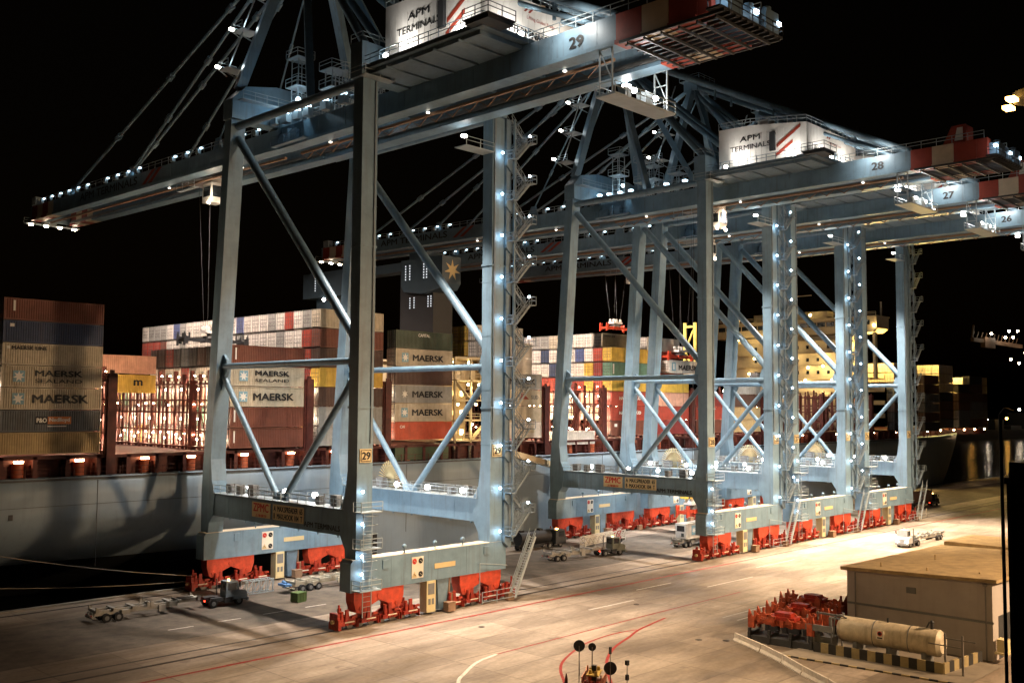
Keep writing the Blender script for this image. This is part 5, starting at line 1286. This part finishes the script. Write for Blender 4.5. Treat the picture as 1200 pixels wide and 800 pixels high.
# mooring lines & bollards
ROPE = mat('rope', (.30, .26, .2), .8)
for i, (p, q, sag, lab) in enumerate((((74, 125.9, .8), (-8, 133, 13.0), 5.5, 'lower pale mooring rope sagging from the quay towards the ship at left'), ((74.6, 125.9, .8), (20, 129, 14.0), 3.2, 'upper pale mooring rope above the longer one at left'))):
    b = MB(); pp = []
    for k in range(25): t = k / 24; v = Vector(p).lerp(Vector(q), t); v.z -= sag * 4 * t * (1 - t) * .5; pp.append(v)
    b.path(pp, .05, 5); thing(b, 'mooring_rope', ROPE, lab, 'rope', 'mooring ropes')
for i, x in enumerate((36, 74.3, 96, 118, 142, 166, 190, 214)):
    b = MB(); b.tube((0, 0, .2), (0, 0, .75), .28, 12, .22); b.tube((0, 0, .75), (0, 0, .95), .4, 12, .34); b.box(-.45, .45, -.4, .4, .2, .3)
    thing(b, 'bollard', DARK, 'dark mooring bollard on the quay edge', 'bollard', 'mooring bollards along the quay edge', (x, 126.9, 0))
# ================================================================== FAR HARBOUR
for i, (x, y, z, L, lab) in enumerate(((690, 240, 70, 60, 'lit distant ship crane jib low in the sky at the right edge'),)):
    r = empty('distant_crane', (x, y, 0), 0, lab, 'crane')
    b = MB(); b.box(0, 100, -1, 1, z, z + 2.5); b.box(20, 40, -1.5, 1.5, z - 3, z + 4); b.beam((0, 0, z + 2), (3, 0, z + 11), 1.0)
    for k in range(24): b.beam((k * 4, 0, z + 2.5), (k * 4 + 4, 0, z + (7 if k % 2 == 0 else 2.5)), .5)
    b.build('jib', REELM, r)
    for dx, dz in ((22, 12), (50, 11), (58, 16), (66, 12), (76, 17), (60, -4), (78, -6), (92, 2)):
        b = MB(); b.ball((dx, -5, z + dz - 6), .8); b.build('jib_lamp', WARMW, r)
r = empty('distant_quay', (1100, 330, 0), 0, 'distant dark shore with harbour lamps on the right horizon', 'shore')
b = MB(); b.box(-200, 1200, 0, 60, -3, 5)
for i in range(30): b.box(-180 + i * 45, -160 + i * 45 + rnd.random() * 15, 2, 20, 5, 8 + rnd.random() * 18)
b.build('shore_bank', DARK, r)
for i in range(26):
    b = MB(); b.ball((-190 + i * 48 + rnd.random() * 20, -6, 12 + rnd.random() * 14), .7 + rnd.random() * .6); b.build('harbour_lamp', [SODIUM, WARMW][i % 2], r)
# ================================================================== YARD HIGH MASTS
def mast(loc, label, aims, power, col, h=38):
    r = empty('high_mast', loc, 0, label, 'lamp mast', 'yard high masts')
    b = MB(); b.tube((0, 0, 0), (0, 0, h), .45, 12, .2); b.build('pole', GREY, r)
    b = MB(); b.tube((0, 0, h - .3), (0, 0, h), 1.1, 16)
    b.build('lamp_ring', DARK, r)
    b = MB(); b.ball((0, 0, h + 1.4), .16); b.build('lamp_head', SODIUM, r)
    for i in range(6):
        a = i * math.pi / 3 + .4; b = MB(); b.box(-.28, .28, -.18, .18, -.12, .02); hd = b.build('lamp_head', SODIUM, r, (1.35 * math.cos(a), 1.35 * math.sin(a), h - .35))
    for t in aims:
        t = Vector(t) - Vector(loc); spot((t.x * .02, t.y * .02, h - .9), t, power, col, 95 if h < 38 else 58, .7, 1.7, r)
    return r
WC = (1.0, .66, .38)
mast((45.85, 12.9, 0), 'high mast with glaring sodium lamps at the upper right corner', [(104, 42, 0)], 30000, (1, .64, .28), 38.6)
point((45.85, 12.9, 40.6), 2600, (1, .48, .10), .25, None, 'sodium_glow')
mast((118, -6, 0), 'high mast standing outside the picture on the right', [(74, 96, 6), (125, 84, 0)], 145000, WC, 36)
mast((205, 8, 0), 'high mast farther along the yard outside the picture', [(148, 88, 4), (190, 88, 4)], 170000, WC, 36)
# ================================================================== WORLD AND SKY
w = bpy.data.worlds.new('World'); SC.world = w; w.use_nodes = True
nt = w.node_tree; bg = nt.nodes['Background']
sky = nt.nodes.new('ShaderNodeTexSky'); sky.sky_type = 'NISHITA'; sky.sun_disc = False; sky.sun_elevation = R(1.5); sky.sun_rotation = R(200); sky.dust_density = 4
mu = nt.nodes.new('ShaderNodeMixRGB'); mu.blend_type = 'MULTIPLY'; mu.inputs['Fac'].default_value = 1; mu.inputs['Color2'].default_value = (1, .55, .34, 1); nt.links.new(sky.outputs['Color'], mu.inputs['Color1']); nt.links.new(mu.outputs['Color'], bg.inputs['Color']); bg.inputs['Strength'].default_value = .0014
SC.view_settings.view_transform = 'Standard'; SC.view_settings.look = 'None'; SC.view_settings.exposure = 0; SC.view_settings.gamma = 1
SC.render.engine = 'CYCLES'
cy = SC.cycles; cy.use_denoising = True; cy.denoiser = 'OPENIMAGEDENOISE'; cy.max_bounces = 4; cy.diffuse_bounces = 3; cy.glossy_bounces = 2; cy.transmission_bounces = 1
cy.use_light_tree = True; cy.sample_clamp_indirect = 3; cy.sample_clamp_direct = 60; cy.caustics_reflective = False; cy.caustics_refractive = False
for l in LD2.values(): l.energy *= FLOODK
print('containers', ncont, 'ship lamps', nl)
